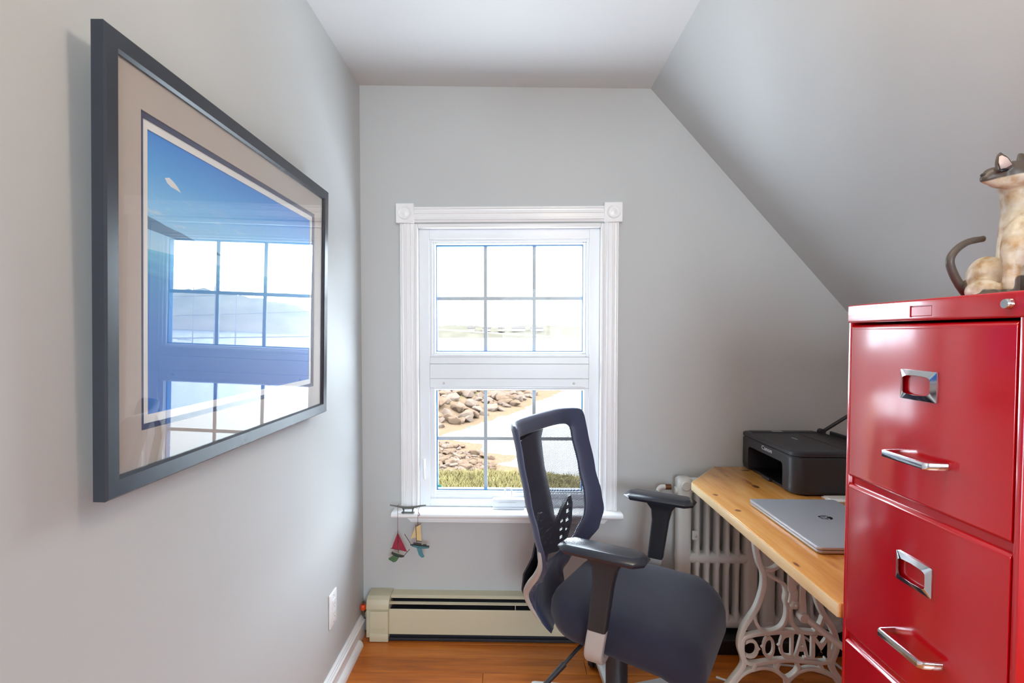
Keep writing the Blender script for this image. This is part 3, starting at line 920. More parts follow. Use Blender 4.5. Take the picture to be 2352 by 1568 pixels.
HX0, HX1 = -0.606, 0.44
ht = tag(empty('baseboard_heater', ((HX0 + HX1) / 2, 2.24, 0)), 'beige hot water baseboard heater along the wall under the window', 'heater')
b = BM(); prism(b, [(YB, 0.174), (2.236, 0.172), (2.230, 0.168), (2.230, 0.161), (2.233, 0.161), (2.233, 0.166), (2.238, 0.169), (YB - 0.003, 0.171), (YB - 0.003, 0.02), (YB, 0.02)], 'x', -0.52, HX1)
obj('back_cover', b, M['beige'], ht, smooth=30)
b = BM(); prism(b, [(2.212, 0.1515), (2.206, 0.1500), (2.206, 0.1465), (2.212, 0.1480), (2.219, 0.1510), (2.219, 0.1525)], 'x', -0.52, HX1); obj('damper_blade', b, M['beige'], ht)
b = BM(); prism(b, [(2.196, 0.126), (2.200, 0.130), (2.2025, 0.128), (2.1995, 0.124), (2.1955, 0.031), (2.205, 0.025), (2.204, 0.022), (2.191, 0.029)], 'x', -0.52, HX1); obj('front_panel', b, M['beige'], ht, smooth=30)
b = BM(); box(b, -0.53, HX1 - 0.003, 2.212, 2.276, 0.035, 0.120); obj('fin_block', b, M['dark'], ht)
b = BM(); box(b, -0.53, HX1 - 0.003, YB - 0.010, YB - 0.004, 0.10, 0.165); obj('slot_shade_strip', b, M['dark'], ht)  # dark sheet added so the slots under the cover read as shade
b = BM(); box(b, -0.53, HX1 - 0.003, 2.189, 2.202, 0.001, 0.0125, 0.002, 1); box(b, -0.53, HX1 - 0.003, 2.204, 2.275, 0.001, 0.026); obj('dark_toe_strip', b, M['dark'], ht)
b = BM(); box(b, 0.006, 0.009, 2.204, 2.212, 0.128, 0.150); obj('hanger_clip', b, M['silver'], ht)
b = BM()
prism(b, [(YB, 0.180), (2.214, 0.178), (2.196, 0.168), (2.188, 0.152), (2.186, 0.132), (2.190, 0.128), (2.186, 0.016), (2.200, 0.012), (YB, 0.012)], 'x', HX0, -0.513, 0.0012)
ec = obj('end_cap', b, M['beige'], ht, smooth=30)
b = BM(); box(b, -0.590, -0.5145, 2.1795, 2.19, 0.008, 0.126, 0.0025, 2); box(b, -0.591, -0.5135, 2.1765, 2.19, 0.002, 0.036, 0.0025, 2); obj('snap_cover', b, M['beige'], ec)
b = BM(); ring_plate(b, rrect(-0.580, -0.526, 0.0505, 0.0565, 0.0028, 3), rrect(-0.579, -0.527, 0.0513, 0.0557, 0.002, 3), lambda p, h: (p[0], h, p[1]), 2.1798, 2.1780); box(b, -0.578, -0.530, 2.1782, 2.18, 0.0445, 0.0455); box(b, -0.574, -0.534, 2.1782, 2.18, 0.0415, 0.0425); obj('embossed_logo', b, M['beige'], ec)

v = tag(empty('shutoff_valve', (-0.628, 2.245, 0.10)), 'orange handled shutoff valve on a copper pipe in the left corner', 'valve')
b = BM(); rod(b, (-0.6285, 2.225, 0.088), (-0.6285, 2.225, 0.112), 0.006); rod(b, (-0.6285, 2.225, 0.134), (-0.6285, 2.225, 0.146), 0.004); rod(b, (-0.6285, 2.235, 0.100), (-0.6285, 2.278, 0.100), 0.007); obj('pipe', b, M['copper'], v)
b = BM(); lathe(b, [(0.001, 0.112), (0.010, 0.112), (0.0125, 0.116), (0.0125, 0.130), (0.010, 0.134), (0.001, 0.134)], (-0.6285, 2.225, 0), 'z', 14); obj('handle', b, M['orange'], v)

# ------------------------------------------------------------------ wall radiator on the right of the window, black plinth
b = BM(); box(b, 0.56, XK, 2.125, YB, 0, 0.056, 0.003, 2); box(b, 0.56, XK, 2.121, 2.13, 0.044, 0.059, 0.003, 2)
tag(obj('baseboard_back', b, M['blackpaint']), kind='structure')
rad = tag(empty('wall_radiator', (1.0, 2.215, 0.06)), 'white painted cast iron wall radiator behind the pine desk', 'radiator')
RY = 2.215
for k, x0 in enumerate((0.661, 1.000)):
    x1 = x0 + 0.330
    for (a, c) in ((x0, x0 + 0.061), (x1 - 0.061, x1)):
        b = BM(); cx = (a + c) / 2
        rings = []
        for z, s_, t_ in ((0.062, .6, .5), (0.068, 1, 1), (0.12, 1.0, 1), (0.16, .93, .85), (0.32, .93, .85), (0.356, 1, .95), (0.39, .93, .85), (0.60, .93, .85), (0.64, 1, 1), (0.675, 1, 1), (0.684, .7, .6)):
            rings.append([(cx + p[0] * s_, RY + p[1] * t_, z) for p in rrect(-0.0305, 0.0305, -0.034, 0.034, 0.0225, 5)])
        loft(b, rings); obj('outer_column', b, M['radiator'], rad, smooth=60)
        for z in (0.086, 0.655):
            b = BM(); lathe(b, [(0.001, -0.040), (0.017, -0.040), (0.019, -0.038), (0.0195, -0.034), (0.022, -0.033), (0.022, -0.028)], (cx, RY, z), 'y', 24); obj('hub_plug', b, M['radiator'], rad, smooth=45)
    for i in range(5):
        cx = x0 + 0.084 + i * 0.0402
        b = BM()
        rings = []
        for z, q in ((0.09, 1.5), (0.125, 1.25), (0.15, 1), (0.31, 1), (0.335, 1.3), (0.375, 1.3), (0.40, 1), (0.60, 1), (0.63, 1.4), (0.66, 1.6)):
            rings.append([(cx + px_ * q, RY + py_ * min(q, 1.2), z) for px_, py_ in circ(0.0112, 12, 0.024)])
        loft(b, rings); obj('tube', b, M['radiator'], rad, smooth=60)
    for (z, h, t_) in ((0.092, 0.026, 0.028), (0.356, 0.021, 0.030), (0.650, 0.030, 0.030)):
        b = BM(); sweep(b, [(x0 + 0.035, RY, z), (x1 - 0.035, RY, z)], [(p[1], p[0]) for p in rrect(-h, h, -t_, t_, min(h, t_) * 0.9, 5)], (0, 0, 1)); obj('header', b, M['radiator'], rad, smooth=60)
b = BM(); box(b, 0.7195, 0.7445, 2.181, 2.192, 0.436, 0.472, 0.002, 1); br = obj('wall_bracket', b, M['radiator'], rad)
b = BM(); lathe(b, [(0.001, -0.008), (0.0045, -0.008), (0.0055, -0.006), (0.0055, 0)], (0.732, 2.182, 0.452), 'y', 6); obj('bolt', b, M['silver'], br, smooth=0)
b = BM(); lathe(b, [(0.001, 0.648), (0.014, 0.650), (0.017, 0.655), (0.017, 0.668), (0.001, 0.668)], (0, 0, -0.014), 'x', 16)
bmesh.ops.translate(b, verts=b.verts[:], vec=(0, RY, 0.642)); bmesh.ops.translate(b, verts=b.verts[:], vec=(0.004, 0, 0.0)); obj('nut', b, M['radiator'], rad)
b = BM(); rod(b, (0.617, RY, 0.642), (0.640, RY, 0.642), 0.0115); obj('brass_union', b, M['copper'], rad)
b = BM(); tube(b, catmull([(0.618, RY, 0.642), (0.600, RY, 0.640), (0.590, RY, 0.625), (0.588, RY, 0.60), (0.588, RY, 0.40), (0.588, RY, 0.058)], 6), 0.0105, 12); obj('supply_pipe', b, M['radiator'], rad, smooth=60)

# ------------------------------------------------------------------ desk: pine top on a cast-iron treadle frame
DZ, DT = 0.715, 0.030
desk = tag(empty('desk', (0.95, 1.68, 0)), 'honey pine desk on white cast iron sewing machine legs', 'desk')


def desk_material():
    """pine top with knots at their places (desk space)"""
    m = wood('honey_pine_knotty', srgb(198, 126, 52), srgb(222, 156, 78), srgb(234, 178, 104), 'y', 0.24, 0.45)
    k = N.__new__(N); k.m = m; k.t = m.node_tree; k.n = k.t.nodes; k.b = k.n['Principled BSDF']
    src = k.b.inputs['Base Color'].links[0].from_socket
    c = k.add('ShaderNodeTexCoord'); sp = k.add('ShaderNodeSeparateXYZ'); k.link(c.outputs['Object'], sp.inputs[0])
    wob = k.add('ShaderNodeTexNoise', i_Scale=40.0, i_Detail=3.0); k.link(c.outputs['Object'], wob.inputs['Vector'])
    for (x, y, rx, ry, cc, soft) in ((0.868, 2.035, 0.013, 0.055, srgb(186, 112, 54), .5), (0.872, 1.967, 0.012, 0.022, srgb(78, 42, 20), .3), (0.689, 1.861, 0.010, 0.013, srgb(120, 66, 32), .4), (0.698, 1.695, 0.011, 0.014, srgb(112, 62, 32), .4), (0.933, 2.20, 0.018, 0.010, srgb(118, 66, 32), .5), (0.673, 1.296, 0.006, 0.018, srgb(104, 54, 28), .5), (0.76, 1.30, 0.009, 0.04, srgb(196, 124, 60), .6), (1.10, 1.50, 0.012, 0.016, srgb(110, 60, 30), .4)):
        dx = k.math('DIVIDE', k.math('SUBTRACT', sp.outputs[0], x - 0.95), rx); dy = k.math('DIVIDE', k.math('SUBTRACT', sp.outputs[1], y - 1.68), ry)
        d = k.math('ADD', k.math('SQRT', k.math('ADD', k.math('MULTIPLY', dx, dx), k.math('MULTIPLY', dy, dy))), k.math('MULTIPLY', k.math('SUBTRACT', wob.outputs['Fac'], 0.5), 0.5))
        f = k.ramp(d, [(1 - soft, (1, 1, 1, 1)), (1.0, (0, 0, 0, 1))])
        src = k.mix(k.math('MULTIPLY', f, 0.9), src, cc)
    k.link(src, k.b.inputs['Base Color'])
    return m


plan = [(0.664, 1.108), (1.30, 1.108), (1.30, 2.262), (0.832, 2.262), (0.664, 2.022)]
b = BM(); prism(b, plan, 'z', DZ - DT, DZ, 0.0015); obj('desk_top', b, desk_material(), desk, smooth=30)
b = BM(); prism(b, [(0.660, 1.110), (0.6642, 1.110), (0.6642, 2.022), (0.831, 2.2605), (0.8275, 2.2625), (0.660, 2.0235)], 'z', DZ - DT + 0.0005, DZ - 0.002, 0.0006); obj('front_edge', b, M['deskedge'], desk, smooth=30)
# treadle end frame in the plane y = TY; outline taken in (x, z)
TY, TXC = 1.75, 0.884
bar = [(p[0], p[1]) for p in rrect(-0.0055, 0.0055, -0.011, 0.011, 0.002, 2)]


def px2(px, py, Yp=TY):
    """photo pixel to (x, z) on the plane y = Yp"""
    P_, Y_ = R(1.9), R(1.5)
    fwd = Vector((-math.sin(Y_) * math.cos(P_), math.cos(Y_) * math.cos(P_), -math.sin(P_))); rt = Vector((math.cos(Y_), math.sin(Y_), 0)); upv = rt.cross(fwd)
    r = fwd + rt * ((px - 1147.3) / 1250) - upv * ((py - 809.5) / 1250)
    t = Yp / r.y
    return (r.x * t, 1.262 + r.z * t)


JIT = [0]


def scroll(bm, pts, per=5, pix=True, wid=1.0, Yp=TY):
    q = [px2(*p) if pix else p for p in pts]
    for mir in (False, True):
        JIT[0] += 1; Yp = TY + 0.0006 * ((JIT[0] * 5) % 9 - 4)      # castings overlap at slightly different depths
        path = catmull([((2 * TXC - x) if mir else x, Yp, z) for x, z in q], per)
        sweep(bm, path, [(a * wid, c) for a, c in bar], (0, 1, 0))


def zz(pts): return [(1480 + x / 3.844, 1160 + y / 3.844) for x, y in pts]     # from a 3.844x enlargement


b = BM()
q0 = [px2(*p) for p in ((1735, 1255), (1742, 1290), (1752, 1315), (1751, 1350), (1736, 1395), (1707, 1440), (1698, 1480), (1707, 1522), (1682, 1560))]
scroll(b, [(0.772, 0.684), (0.774, 0.62)] + q0 + [(0.668, 0.085), (0.655, 0.03), (0.640, 0.004), (0.615, 0.004)], 6, False, 1.5)
fr = obj('end_frame', b, M['iron'], desk, smooth=50)
b = BM()
scroll(b, zz([(955, 950), (985, 1040), (1040, 1105), (1120, 1110), (1200, 1075), (1245, 1000), (1255, 900), (1240, 830), (1248, 760), (1225, 690), (1160, 650), (1060, 590)]))
scroll(b, zz([(1050, 565), (1110, 568), (1160, 545), (1200, 500), (1215, 400)]))
obj('upper_scroll', b, M['iron'], fr, smooth=50)
b = BM()
sweep(b, catmull([(x, TY, z) for x, z in [px2(*p) for p in zz([(868, 1175), (940, 1140), (1060, 1122), (1260, 1108), (1420, 1110), (1580, 1128), (1660, 1160), (1685, 1230), (1660, 1330), (1590, 1378), (1440, 1372), (1260, 1358), (1100, 1372), (960, 1392), (890, 1370), (862, 1290)])]], 5, True), [(a * 1.1, c) for a, c in bar], (0, 1, 0), True)
obj('letter_panel', b, M['iron'], fr, smooth=50)
b = BM()
scroll(b, zz([(790, 1568), (860, 1490), (960, 1442), (1060, 1430), (1140, 1450), (1200, 1490), (1245, 1540), (1258, 1590)]))
scroll(b, zz([(1180, 1375), (1160, 1420), (1175, 1460), (1215, 1500), (1250, 1520)]))
scroll(b, zz([(975, 1385), (955, 1420), (950, 1450)]), 4)
obj('lower_scroll', b, M['iron'], fr, smooth=50)
# MADOC cast in the frame, seen from behind
for ch, xa, xb, za, zb in (('C', 888, 1006, 1345, 1178), ('O', 1040, 1148, 1350, 1150), ('D', 1185, 1312, 1350, 1120), ('A', 1320, 1452, 1345, 1122), ('M', 1465, 1640, 1350, 1142)):
    me = text_mesh(ch, 0.1, 0.006, 0.0014)
    vs = [v.co.copy() for v in me.vertices]
    mx0, mx1 = min(v.x for v in vs), max(v.x for v in vs); my0, my1 = min(v.y for v in vs), max(v.y for v in vs)
    (X0, Z0), (X1, Z1) = px2(*zz([(xa, za)])[0]), px2(*zz([(xb, zb)])[0])
    for v in me.vertices:
        u_, t_ = (v.co.x - mx0) / (mx1 - mx0), (v.co.y - my0) / (my1 - my0)
        v.co = Vector((X1 + (X0 - X1) * u_, TY + v.co.z, Z0 + (Z1 - Z0) * t_))
    b = BM(); b.from_mesh(me); bpy.data.meshes.remove(me)
    if ch in 'MAD':          # serifs
        zl, zh = Z0, Z1
        for xs2 in ({'M': (X0 + .008, X1 - .008), 'A': (X0 + .007, X1 - .007), 'D': (X1 - .008,)}[ch]):
            box(b, xs2 - 0.010, xs2 + 0.010, TY - 0.0068, TY + 0.0068, zl - 0.001, zl + 0.005)
            if ch != 'A': box(b, xs2 - 0.010, xs2 + 0.010, TY - 0.0068, TY + 0.0068, zh - 0.005, zh + 0.001)
    if ch in 'ODC':          # waist points
        xm = X0 if ch != 'C' else X1
        s_ = -1 if ch != 'C' else 1
        zm = (Z0 + Z1) / 2
        prism(b, [(xm - s_ * 0.004, zm - 0.009), (xm + s_ * 0.006, zm), (xm - s_ * 0.004, zm + 0.009)], 'y', TY - 0.0052, TY + 0.0052)
    obj('letter', b, M['iron'], fr, smooth=30)
# treadle pivot, hanger rod and cross brace towards the near end
b = BM()
hx, hz = px2(1832, 1404)
lathe(b, [(0.005, -0.016), (0.014, -0.016), (0.0155, -0.012), (0.0155, 0.012), (0.005, 0.014)], (hx, TY - 0.03, hz), 'y', 20)
sweep(b, [(hx, TY - 0.03, hz + 0.013), (hx - 0.002, TY - 0.03, hz + 0.07), (hx + 0.002, TY - 0.03, DZ - DT)], rrect(-0.011, 0.011, -0.007, 0.007, 0.003, 3), (0, 1, 0), scale=[1, .8, 1.1])
obj('pivot_hanger', b, M['iron'], desk, smooth=50)
b = BM(); rod(b, (hx + 0.01, TY - 0.035, hz - 0.006), (hx + 0.115, TY - 0.14, hz - 0.075), 0.010); rod(b, (hx + 0.115, TY - 0.14, hz - 0.075), (hx + 0.13, 1.20, hz - 0.09), 0.010); obj('cross_brace', b, M['iron'], desk, smooth=50)
b = BM()
bx, bz = px2(1812, 1378)
sweep(b, catmull([(bx + 0.006, TY - 0.02, DZ - DT), (bx - 0.002, TY - 0.02, bz + 0.07), (bx + 0.004, TY - 0.02, bz + 0.035), (bx, TY - 0.02, bz)], 5), rrect(-0.013, 0.013, -0.006, 0.006, 0.003, 3), (0, 1, 0), scale=None)
ellipsoid(b, (bx + 0.006, TY - 0.024, bz - 0.002), 0.016, 0.010, 0.016, None, 2); ellipsoid(b, (bx + 0.006, TY - 0.036, bz - 0.002), 0.006, 0.006, 0.006, None, 2)
obj('bearing_bracket', b, M['iron'], desk, smooth=60)
# the other end frame, beside the cabinet
o2 = bpy.data.objects.new('end_frame', fr.data); COL.objects.link(o2); o2.parent = desk; o2.location = (0.02, 1.22 - TY, 0)
WM[o2] = WM[desk].copy()

# white cords on the floor under the desk
for i, (pts, r, lab) in enumerate((
        ([(0.745, 1.98, 0.004), (0.82, 1.93, 0.004), (0.92, 1.86, 0.004), (1.02, 1.74, 0.004), (1.12, 1.55, 0.004)], 0.0042, 'white power cord running across the floor under the desk'),
        ([(0.86, 2.05, 0.005), (0.90, 2.085, 0.09), (0.99, 2.09, 0.135), (1.10, 2.085, 0.11), (1.18, 2.07, 0.05), (1.24, 2.02, 0.005), (1.30, 1.9, 0.005)], 0.0050, 'white cord looping up in front of the black baseboard'),
        ([(0.90, 2.02, 0.005), (1.02, 2.06, 0.005), (1.16, 2.00, 0.005), (1.20, 1.86, 0.005), (1.17, 1.72, 0.005), (1.19, 1.60, 0.005)], 0.0045, 'white cord coiled on the floor behind the lettered frame'))):
    b = BM(); tube(b, catmull(pts, 8), r, 8)
    tag(rest(obj('power_cord', b, M['cord'], smooth=60)), lab, 'cord', 'cords under the desk')

# ------------------------------------------------------------------ printer
PX0, PX1, PY0, PY1, PZ = 0.945, 1.255, 1.845, 2.265, DZ
prn = tag(empty('printer', ((PX0 + PX1) / 2, (PY0 + PY1) / 2, PZ)), 'black inkjet printer on the far end of the desk', 'printer')
t = BM()
rad4 = (0.03, 0.012, 0.045, 0.03)


def pring(ins, z, fwd=0): return [(x, y, z) for x, y in rrect(PX0 + ins + fwd, PX1 - ins, PY0 + ins, PY1 - ins, rad4, 8)]


loft(t, [pring(0.012, PZ + 0.001), pring(0.003, PZ + 0.006), pring(0.0, PZ + 0.02), pring(0.0, PZ + 0.126), pring(0.003, PZ + 0.130), pring(0.003, PZ + 0.1315)])
cut = BM(); prism(cut, rrect(1.925, 2.205, PZ - 0.02, PZ + 0.098, 0.014, 4), 'x', PX0 - 0.02, PX0 + 0.14)
pb = obj('body', evaluated(t, [('BOOLEAN', {'operation': 'DIFFERENCE', 'cutter': cut, 'solver': 'EXACT'})]), M['printer'], prn, smooth=35)
b = BM(); box(b, PX0 + 0.118, PX0 + 0.1385, 1.928, 2.202, PZ + 0.012, PZ + 0.096); box(b, PX0 + 0.012, PX0 + 0.138, 1.927, 2.203, PZ + 0.001, PZ + 0.010, 0.002, 1); obj('output_tray', b, M['printerdark'], pb)
b = BM(); box(b, PX0 + 0.002, PX0 + 0.014, 2.03, 2.09, PZ + 0.001, PZ + 0.013, 0.003, 2); obj('tray_tab', b, M['printer'], pb)
t = BM(); loft(t, [pring(0.004, PZ + 0.1325), pring(0.0, PZ + 0.135), pring(0.0, PZ + 0.146), pring(0.004, PZ + 0.150), pring(0.010, PZ + 0.1512)])
lid = obj('scanner_lid', t, M['printer'], prn, smooth=35)
b = BM(); box(b, 1.135, 1.235, PY0 + 0.02, PY1 - 0.08, PZ + 0.1513, PZ + 0.1523, 0.0004, 1); obj('rear_cover', b, M['printerdark'], lid)
b = BM(); box(b, PX0 + 0.02, PX1 - 0.03, PY1 - 0.055, PY1 - 0.012, PZ + 0.1500, PZ + 0.1535, 0.002, 2); cp = obj('control_strip', b, M['printer'], lid)
b = BM(); box(b, 1.05, 1.09, PY1 - 0.045, PY1 - 0.022, PZ + 0.1536, PZ + 0.1541); obj('display', b, M['silver'], cp)
me = text_mesh('Canon', 0.021, 0.0003, 0.0003)
for v_ in me.vertices: v_.co = Vector((PX0 - 0.0006 + v_.co.z, 2.045 - v_.co.x * 1.5, PZ + 0.1185 + v_.co.y))
obj('brand_lettering', me, M['printermark'], pb, smooth=0)
b = BM(); box(b, 1.066, 1.072, 2.07, 2.11, PZ + 0.1512, PZ + 0.1516); obj('lid_mark', b, M['printermark'], lid, smooth=0)
b = BM(); box(b, PX1 - 0.004, PX1 + 0.004, 1.93, 2.18, PZ + 0.09, PZ + 0.165, 0.003, 1); obj('paper_support', b, M['printer'], prn)
b = BM(); rod(b, (PX1 - 0.015, 2.215, PZ + 0.153), (PX1 + 0.075, 2.17, PZ + 0.235), 0.007); lathe(b, [(0.001, -0.012), (0.012, -0.012), (0.012, 0.012), (0.001, 0.012)], (PX1 - 0.015, 2.215, PZ + 0.156), 'y', 14); obj('support_arm', b, M['printer'], prn)

# ------------------------------------------------------------------ laptop
LX0, LX1, LY0, LY1 = 0.755, 1.025, 1.352, 1.752
lap = tag(empty('laptop', ((LX0 + LX1) / 2, (LY0 + LY1) / 2, DZ)), 'closed silver laptop lying on the desk', 'laptop')


def lring(i, z): return [(x, y, z) for x, y in rrect(LX0 + i, LX1 - i, LY0 + i, LY1 - i, 0.011, 5)]


t = BM(); loft(t, [lring(0.010, DZ + 0.0015), lring(0.003, DZ + 0.0035), lring(0.0008, DZ + 0.0085), lring(0.0012, DZ + 0.0110)]); obj('base', t, M['alu'], lap, smooth=40)
t = BM(); loft(t, [lring(0.004, DZ + 0.0112), lring(0.004, DZ + 0.0126)]); obj('seam', t, M['aludark'], lap)
t = BM(); loft(t, [lring(0.0008, DZ + 0.0128), lring(0.0, DZ + 0.0145), lring(0.0, DZ + 0.0185), lring(0.0012, DZ + 0.0198), lring(0.004, DZ + 0.0202)]); ll = obj('lid', t, M['alu'], lap, smooth=40)
b = BM()
lathe(b, [(0.001, DZ + 0.0201), (0.0185, DZ + 0.0201), (0.0185, DZ + 0.0206), (0.001, DZ + 0.0206)], (0.898, 1.575, 0), 'z', 36)
lg = obj('logo_disc', b, M['aludark'], ll)
me = text_mesh('hp', 0.036, 0.0002, 0.0, 0.35)
for v_ in me.vertices: v_.co = Vector((0.8975 + v_.co.y, 1.575 - v_.co.x, DZ + 0.0208 + v_.co.z))
obj('logo_letters', me, M['alu'], lg, smooth=0)
b = BM()
for x in (LX0 + 0.03, LX1 - 0.03): box(b, x - 0.03 + 0.02, x + 0.03 - 0.02, LY0 + 0.03, LY1 - 0.03, DZ, DZ + 0.002)
obj('rubber_feet', b, M['dark'], lap)
b = BM(); box(b, 1.035, 1.235, 1.775, 1.842, DZ, DZ + 0.004, 0.0005, 1); box(b, 1.04, 1.24, 1.772, 1.838, DZ + 0.0042, DZ + 0.007, 0.0005, 1)
tag(rest(obj('paper_stack', b, M['paper'], smooth=0)), 'thin stack of white papers between laptop and printer', 'paper')

# ------------------------------------------------------------------ red filing cabinet
CX0, CX1, CY0, CY1, CZ = 0.664, 1.31, 0.724, 1.100, 1.320
cab = tag(empty('filing_cabinet', ((CX0 + CX1) / 2, (CY0 + CY1) / 2, 0)), 'glossy red four drawer steel filing cabinet with chrome pulls', 'cabinet')
b = BM()   # shell with an open front
box(b, CX0 + 0.001, CX1, CY0, CY0 + 0.010, 0.0, 1.290, 0.002, 2); box(b, CX0 + 0.001, CX1, CY1 - 0.010, CY1, 0.0, 1.290, 0.002, 2)
box(b, CX1 - 0.008, CX1, CY0 + 0.01, CY1 - 0.01, 0.0, 1.290); box(b, CX0 + 0.02, CX1 - 0.008, CY0 + 0.010, CY1 - 0.010, 0.0, 0.03)
for z in (0.0355, 0.3475, 0.6595, 0.9715): box(b, CX0 + 0.008, CX0 + 0.03, CY0 + 0.010, CY1 - 0.010, z - 0.006, z + 0.010)
obj('cabinet_shell', b, M['red'], cab, smooth=40)
b = BM(); box(b, CX0 - 0.0015, CX1, CY0 - 0.001, CY1 + 0.001, 1.2845, CZ, 0.0035, 3)
cut = BM(); box(cut, CX0 - 0.01, CX0 + 0.0005, 0.882, 0.930, 1.2905, 1.3095, 0.0)
cap = obj('top_cap', evaluated(b, [('BOOLEAN', {'operation': 'DIFFERENCE', 'cutter': cut, 'solver': 'EXACT'})]), M['red'], cab, smooth=40)
b = BM(); box(b, CX0 - 0.0005, CX0 + 0.003, 0.8835, 0.9285, 1.2918, 1.3082, 0.001, 1); obj('lock_blank', b, M['red'], cap)
b = BM(); lathe(b, [(0.0005, -0.008), (0.006, -0.008), (0.007, -0.006), (0.0075, 0.0)], (CX0 - 0.001, 0.7465, 1.303), 'x', 18); obj('lock_cylinder', b, M['chrome'], cap)


def drawer(z0, z1):
    b = BM(); y0, y1 = CY0 + 0.0125, CY1 - 0.0125
    # face with a rounded roll along its top and bottom
    prism(b, [(CX0 + 0.012, z0), (CX0 + 0.004, z0 + 0.001), (CX0 - 0.0005, z0 + 0.006), (CX0, z0 + 0.010), (CX0, z1 - 0.010), (CX0 - 0.0005, z1 - 0.006), (CX0 + 0.004, z1 - 0.001), (CX0 + 0.012, z1)], 'y', y0, y1, 0.0012)
    d = obj('drawer', b, M['red'], cab, smooth=40)
    b = BM(); zc = z1 - 0.1025        # label holder with a bowed opening
    n = 48; outer, inner = [], []
    def sq(a, rx, ry, e):
        c, s_ = math.cos(a), math.sin(a)
        return (math.copysign(abs(c) ** (2 / e), c) * rx, math.copysign(abs(s_) ** (2 / e), s_) * ry)
    for i in range(n):
        a = 2 * math.pi * i / n
        outer.append(sq(a, 0.040, 0.0245, 40)); x_, z_ = sq(a, 0.031, 0.0165, 8)
        inner.append((x_, z_ * (1 - 0.16 * (x_ / 0.031) ** 2)))
    ring_plate(b, outer, inner, lambda p, h: (h - 0.004 * (1 if abs(p[0]) < 0.0395 and abs(p[1]) < 0.024 else 0), 0.907 + p[0], zc + p[1]), CX0 - 0.0005, CX0 - 0.0025)
    obj('label_holder', b, M['chrome'], d, smooth=30)
    b = BM(); zh = z1 - 0.222         # flat U pull
    sweep(b, [(CX0, 0.845, zh), (CX0 - 0.027, 0.848, zh), (CX0 - 0.0305, 0.8515, zh), (CX0 - 0.0305, 0.9435, zh), (CX0 - 0.027, 0.947, zh), (CX0, 0.950, zh)], rrect(-0.0028, 0.0028, -0.0055, 0.0055, 0.0012, 2), (0, 0, 1))
    obj('pull_handle', b, M['chrome'], d, smooth=40)


for k in range(4): drawer(1.281 - 0.312 * (k + 1) + 0.012, 1.281 - 0.312 * k)

# ------------------------------------------------------------------ cat figurine on the cabinet
KY = 0.90


def catm():
    """cream glaze with dark points; colours follow the figure"""
    k = N('glazed_cat'); c = k.add('ShaderNodeTexCoord')
    at = k.add('ShaderNodeAttribute', attribute_name='points')
    nz = k.add('ShaderNodeTexNoise', i_Scale=55.0, i_Detail=5.0); k.link(c.outputs['Object'], nz.inputs['Vector'])
    n2 = k.add('ShaderNodeTexNoise', i_Scale=22.0, i_Detail=3.0); k.link(c.outputs['Object'], n2.inputs['Vector'])
    cream = k.ramp(nz.outputs['Fac'], [(0.32, srgb(172, 140, 102)), (0.5, srgb(202, 186, 162)), (0.7, srgb(216, 206, 190))])
    tan = k.ramp(n2.outputs['Fac'], [(0.56, (0, 0, 0, 1)), (0.68, (1, 1, 1, 1))])
    cream = k.mix(k.math('MULTIPLY', tan, 0.55), cream, srgb(206, 160, 96))
    f = k.math('ADD', at.outputs['Fac'], k.math('MULTIPLY', k.math('SUBTRACT', nz.outputs['Fac'], 0.5), 0.35))
    f2 = k.ramp(f, [(0.42, (0, 0, 0, 1)), (0.58, (1, 1, 1, 1))])
    k.link(k.mix(f2, cream, srgb(84, 74, 66)), k.b.inputs['Base Color'])
    k.b.inputs['Roughness'].default_value = 0.45
    k.bump(nz.outputs['Fac'], 0.5, 0.002)
    return k.m


def C3(px, py, dy=0.0):
    x, z = px2(px, py, KY + dy); return Vector((x, KY + dy, z))


S_ = 0.00073    # metres per photo pixel at the figurine
b = BM()
cz0 = CZ + 0.0005
def el(px, py, rx, ry, rz, dy=0, ang=0): ellipsoid(b, C3(px, py, dy), rx * S_, ry * S_, rz * S_, Matrix.Rotation(R(ang), 4, 'Y'), 3)
# trunk: chest and back rising to the neck
trunk = [(2362, 690, 60, 58), (2362, 640, 62, 60), (2358, 580, 52, 52), (2350, 525, 42, 42), (2342, 480, 31, 32), (2332, 445, 27, 27), (2326, 415, 30, 28)]
rings = []
for (px, py, rx, ry) in trunk:
    c = C3(px, py, 0.012); rings.append([c + Vector((math.cos(a) * rx * S_, math.sin(a) * ry * S_, 0)) for a in [2 * math.pi * i / 20 for i in range(20)]])
loft(b, rings)
el(2272, 645, 40, 46, 56, 0.02, -12); el(2258, 668, 26, 40, 26, 0.0)          # haunch and hind foot
el(2334, 560, 25, 26, 62, -0.030, 8); el(2400, 560, 26, 26, 62, -0.030, -8)    # shoulders
for (xx, yy) in ((2322, 0), (2392, 0)):                                        # front legs to the ground
    tube(b, catmull([C3(xx, 560, -0.030), C3(xx + 1, 610, -0.034), C3(xx, 655, -0.036), C3(xx - 2, 684, -0.036)], 4), 15 * S_, 12)
    el(xx - 6, 682, 19, 24, 11, -0.046)
el(2272, 682, 24, 34, 12, -0.03)
# head looking to the left: skull, muzzle, jaw
el(2328, 402, 38, 32, 30, 0.0, 8); el(2290, 406, 30, 20, 20, 0, 16); el(2268, 410, 14, 14, 12, 0, 10); el(2300, 420, 30, 18, 12, 0, 6)
for (ex, ey, dy) in ((2300, 356, -0.014), (2348, 358, 0.014)):                 # ears
    base = C3(ex + 8, 388, dy); tip = C3(ex - 6, 350, dy)
    sweep(b, [base, base.lerp(tip, .5), tip], circ(20 * S_, 12, 7 * S_), (0, 1, 0), False, [1, .85, .25])
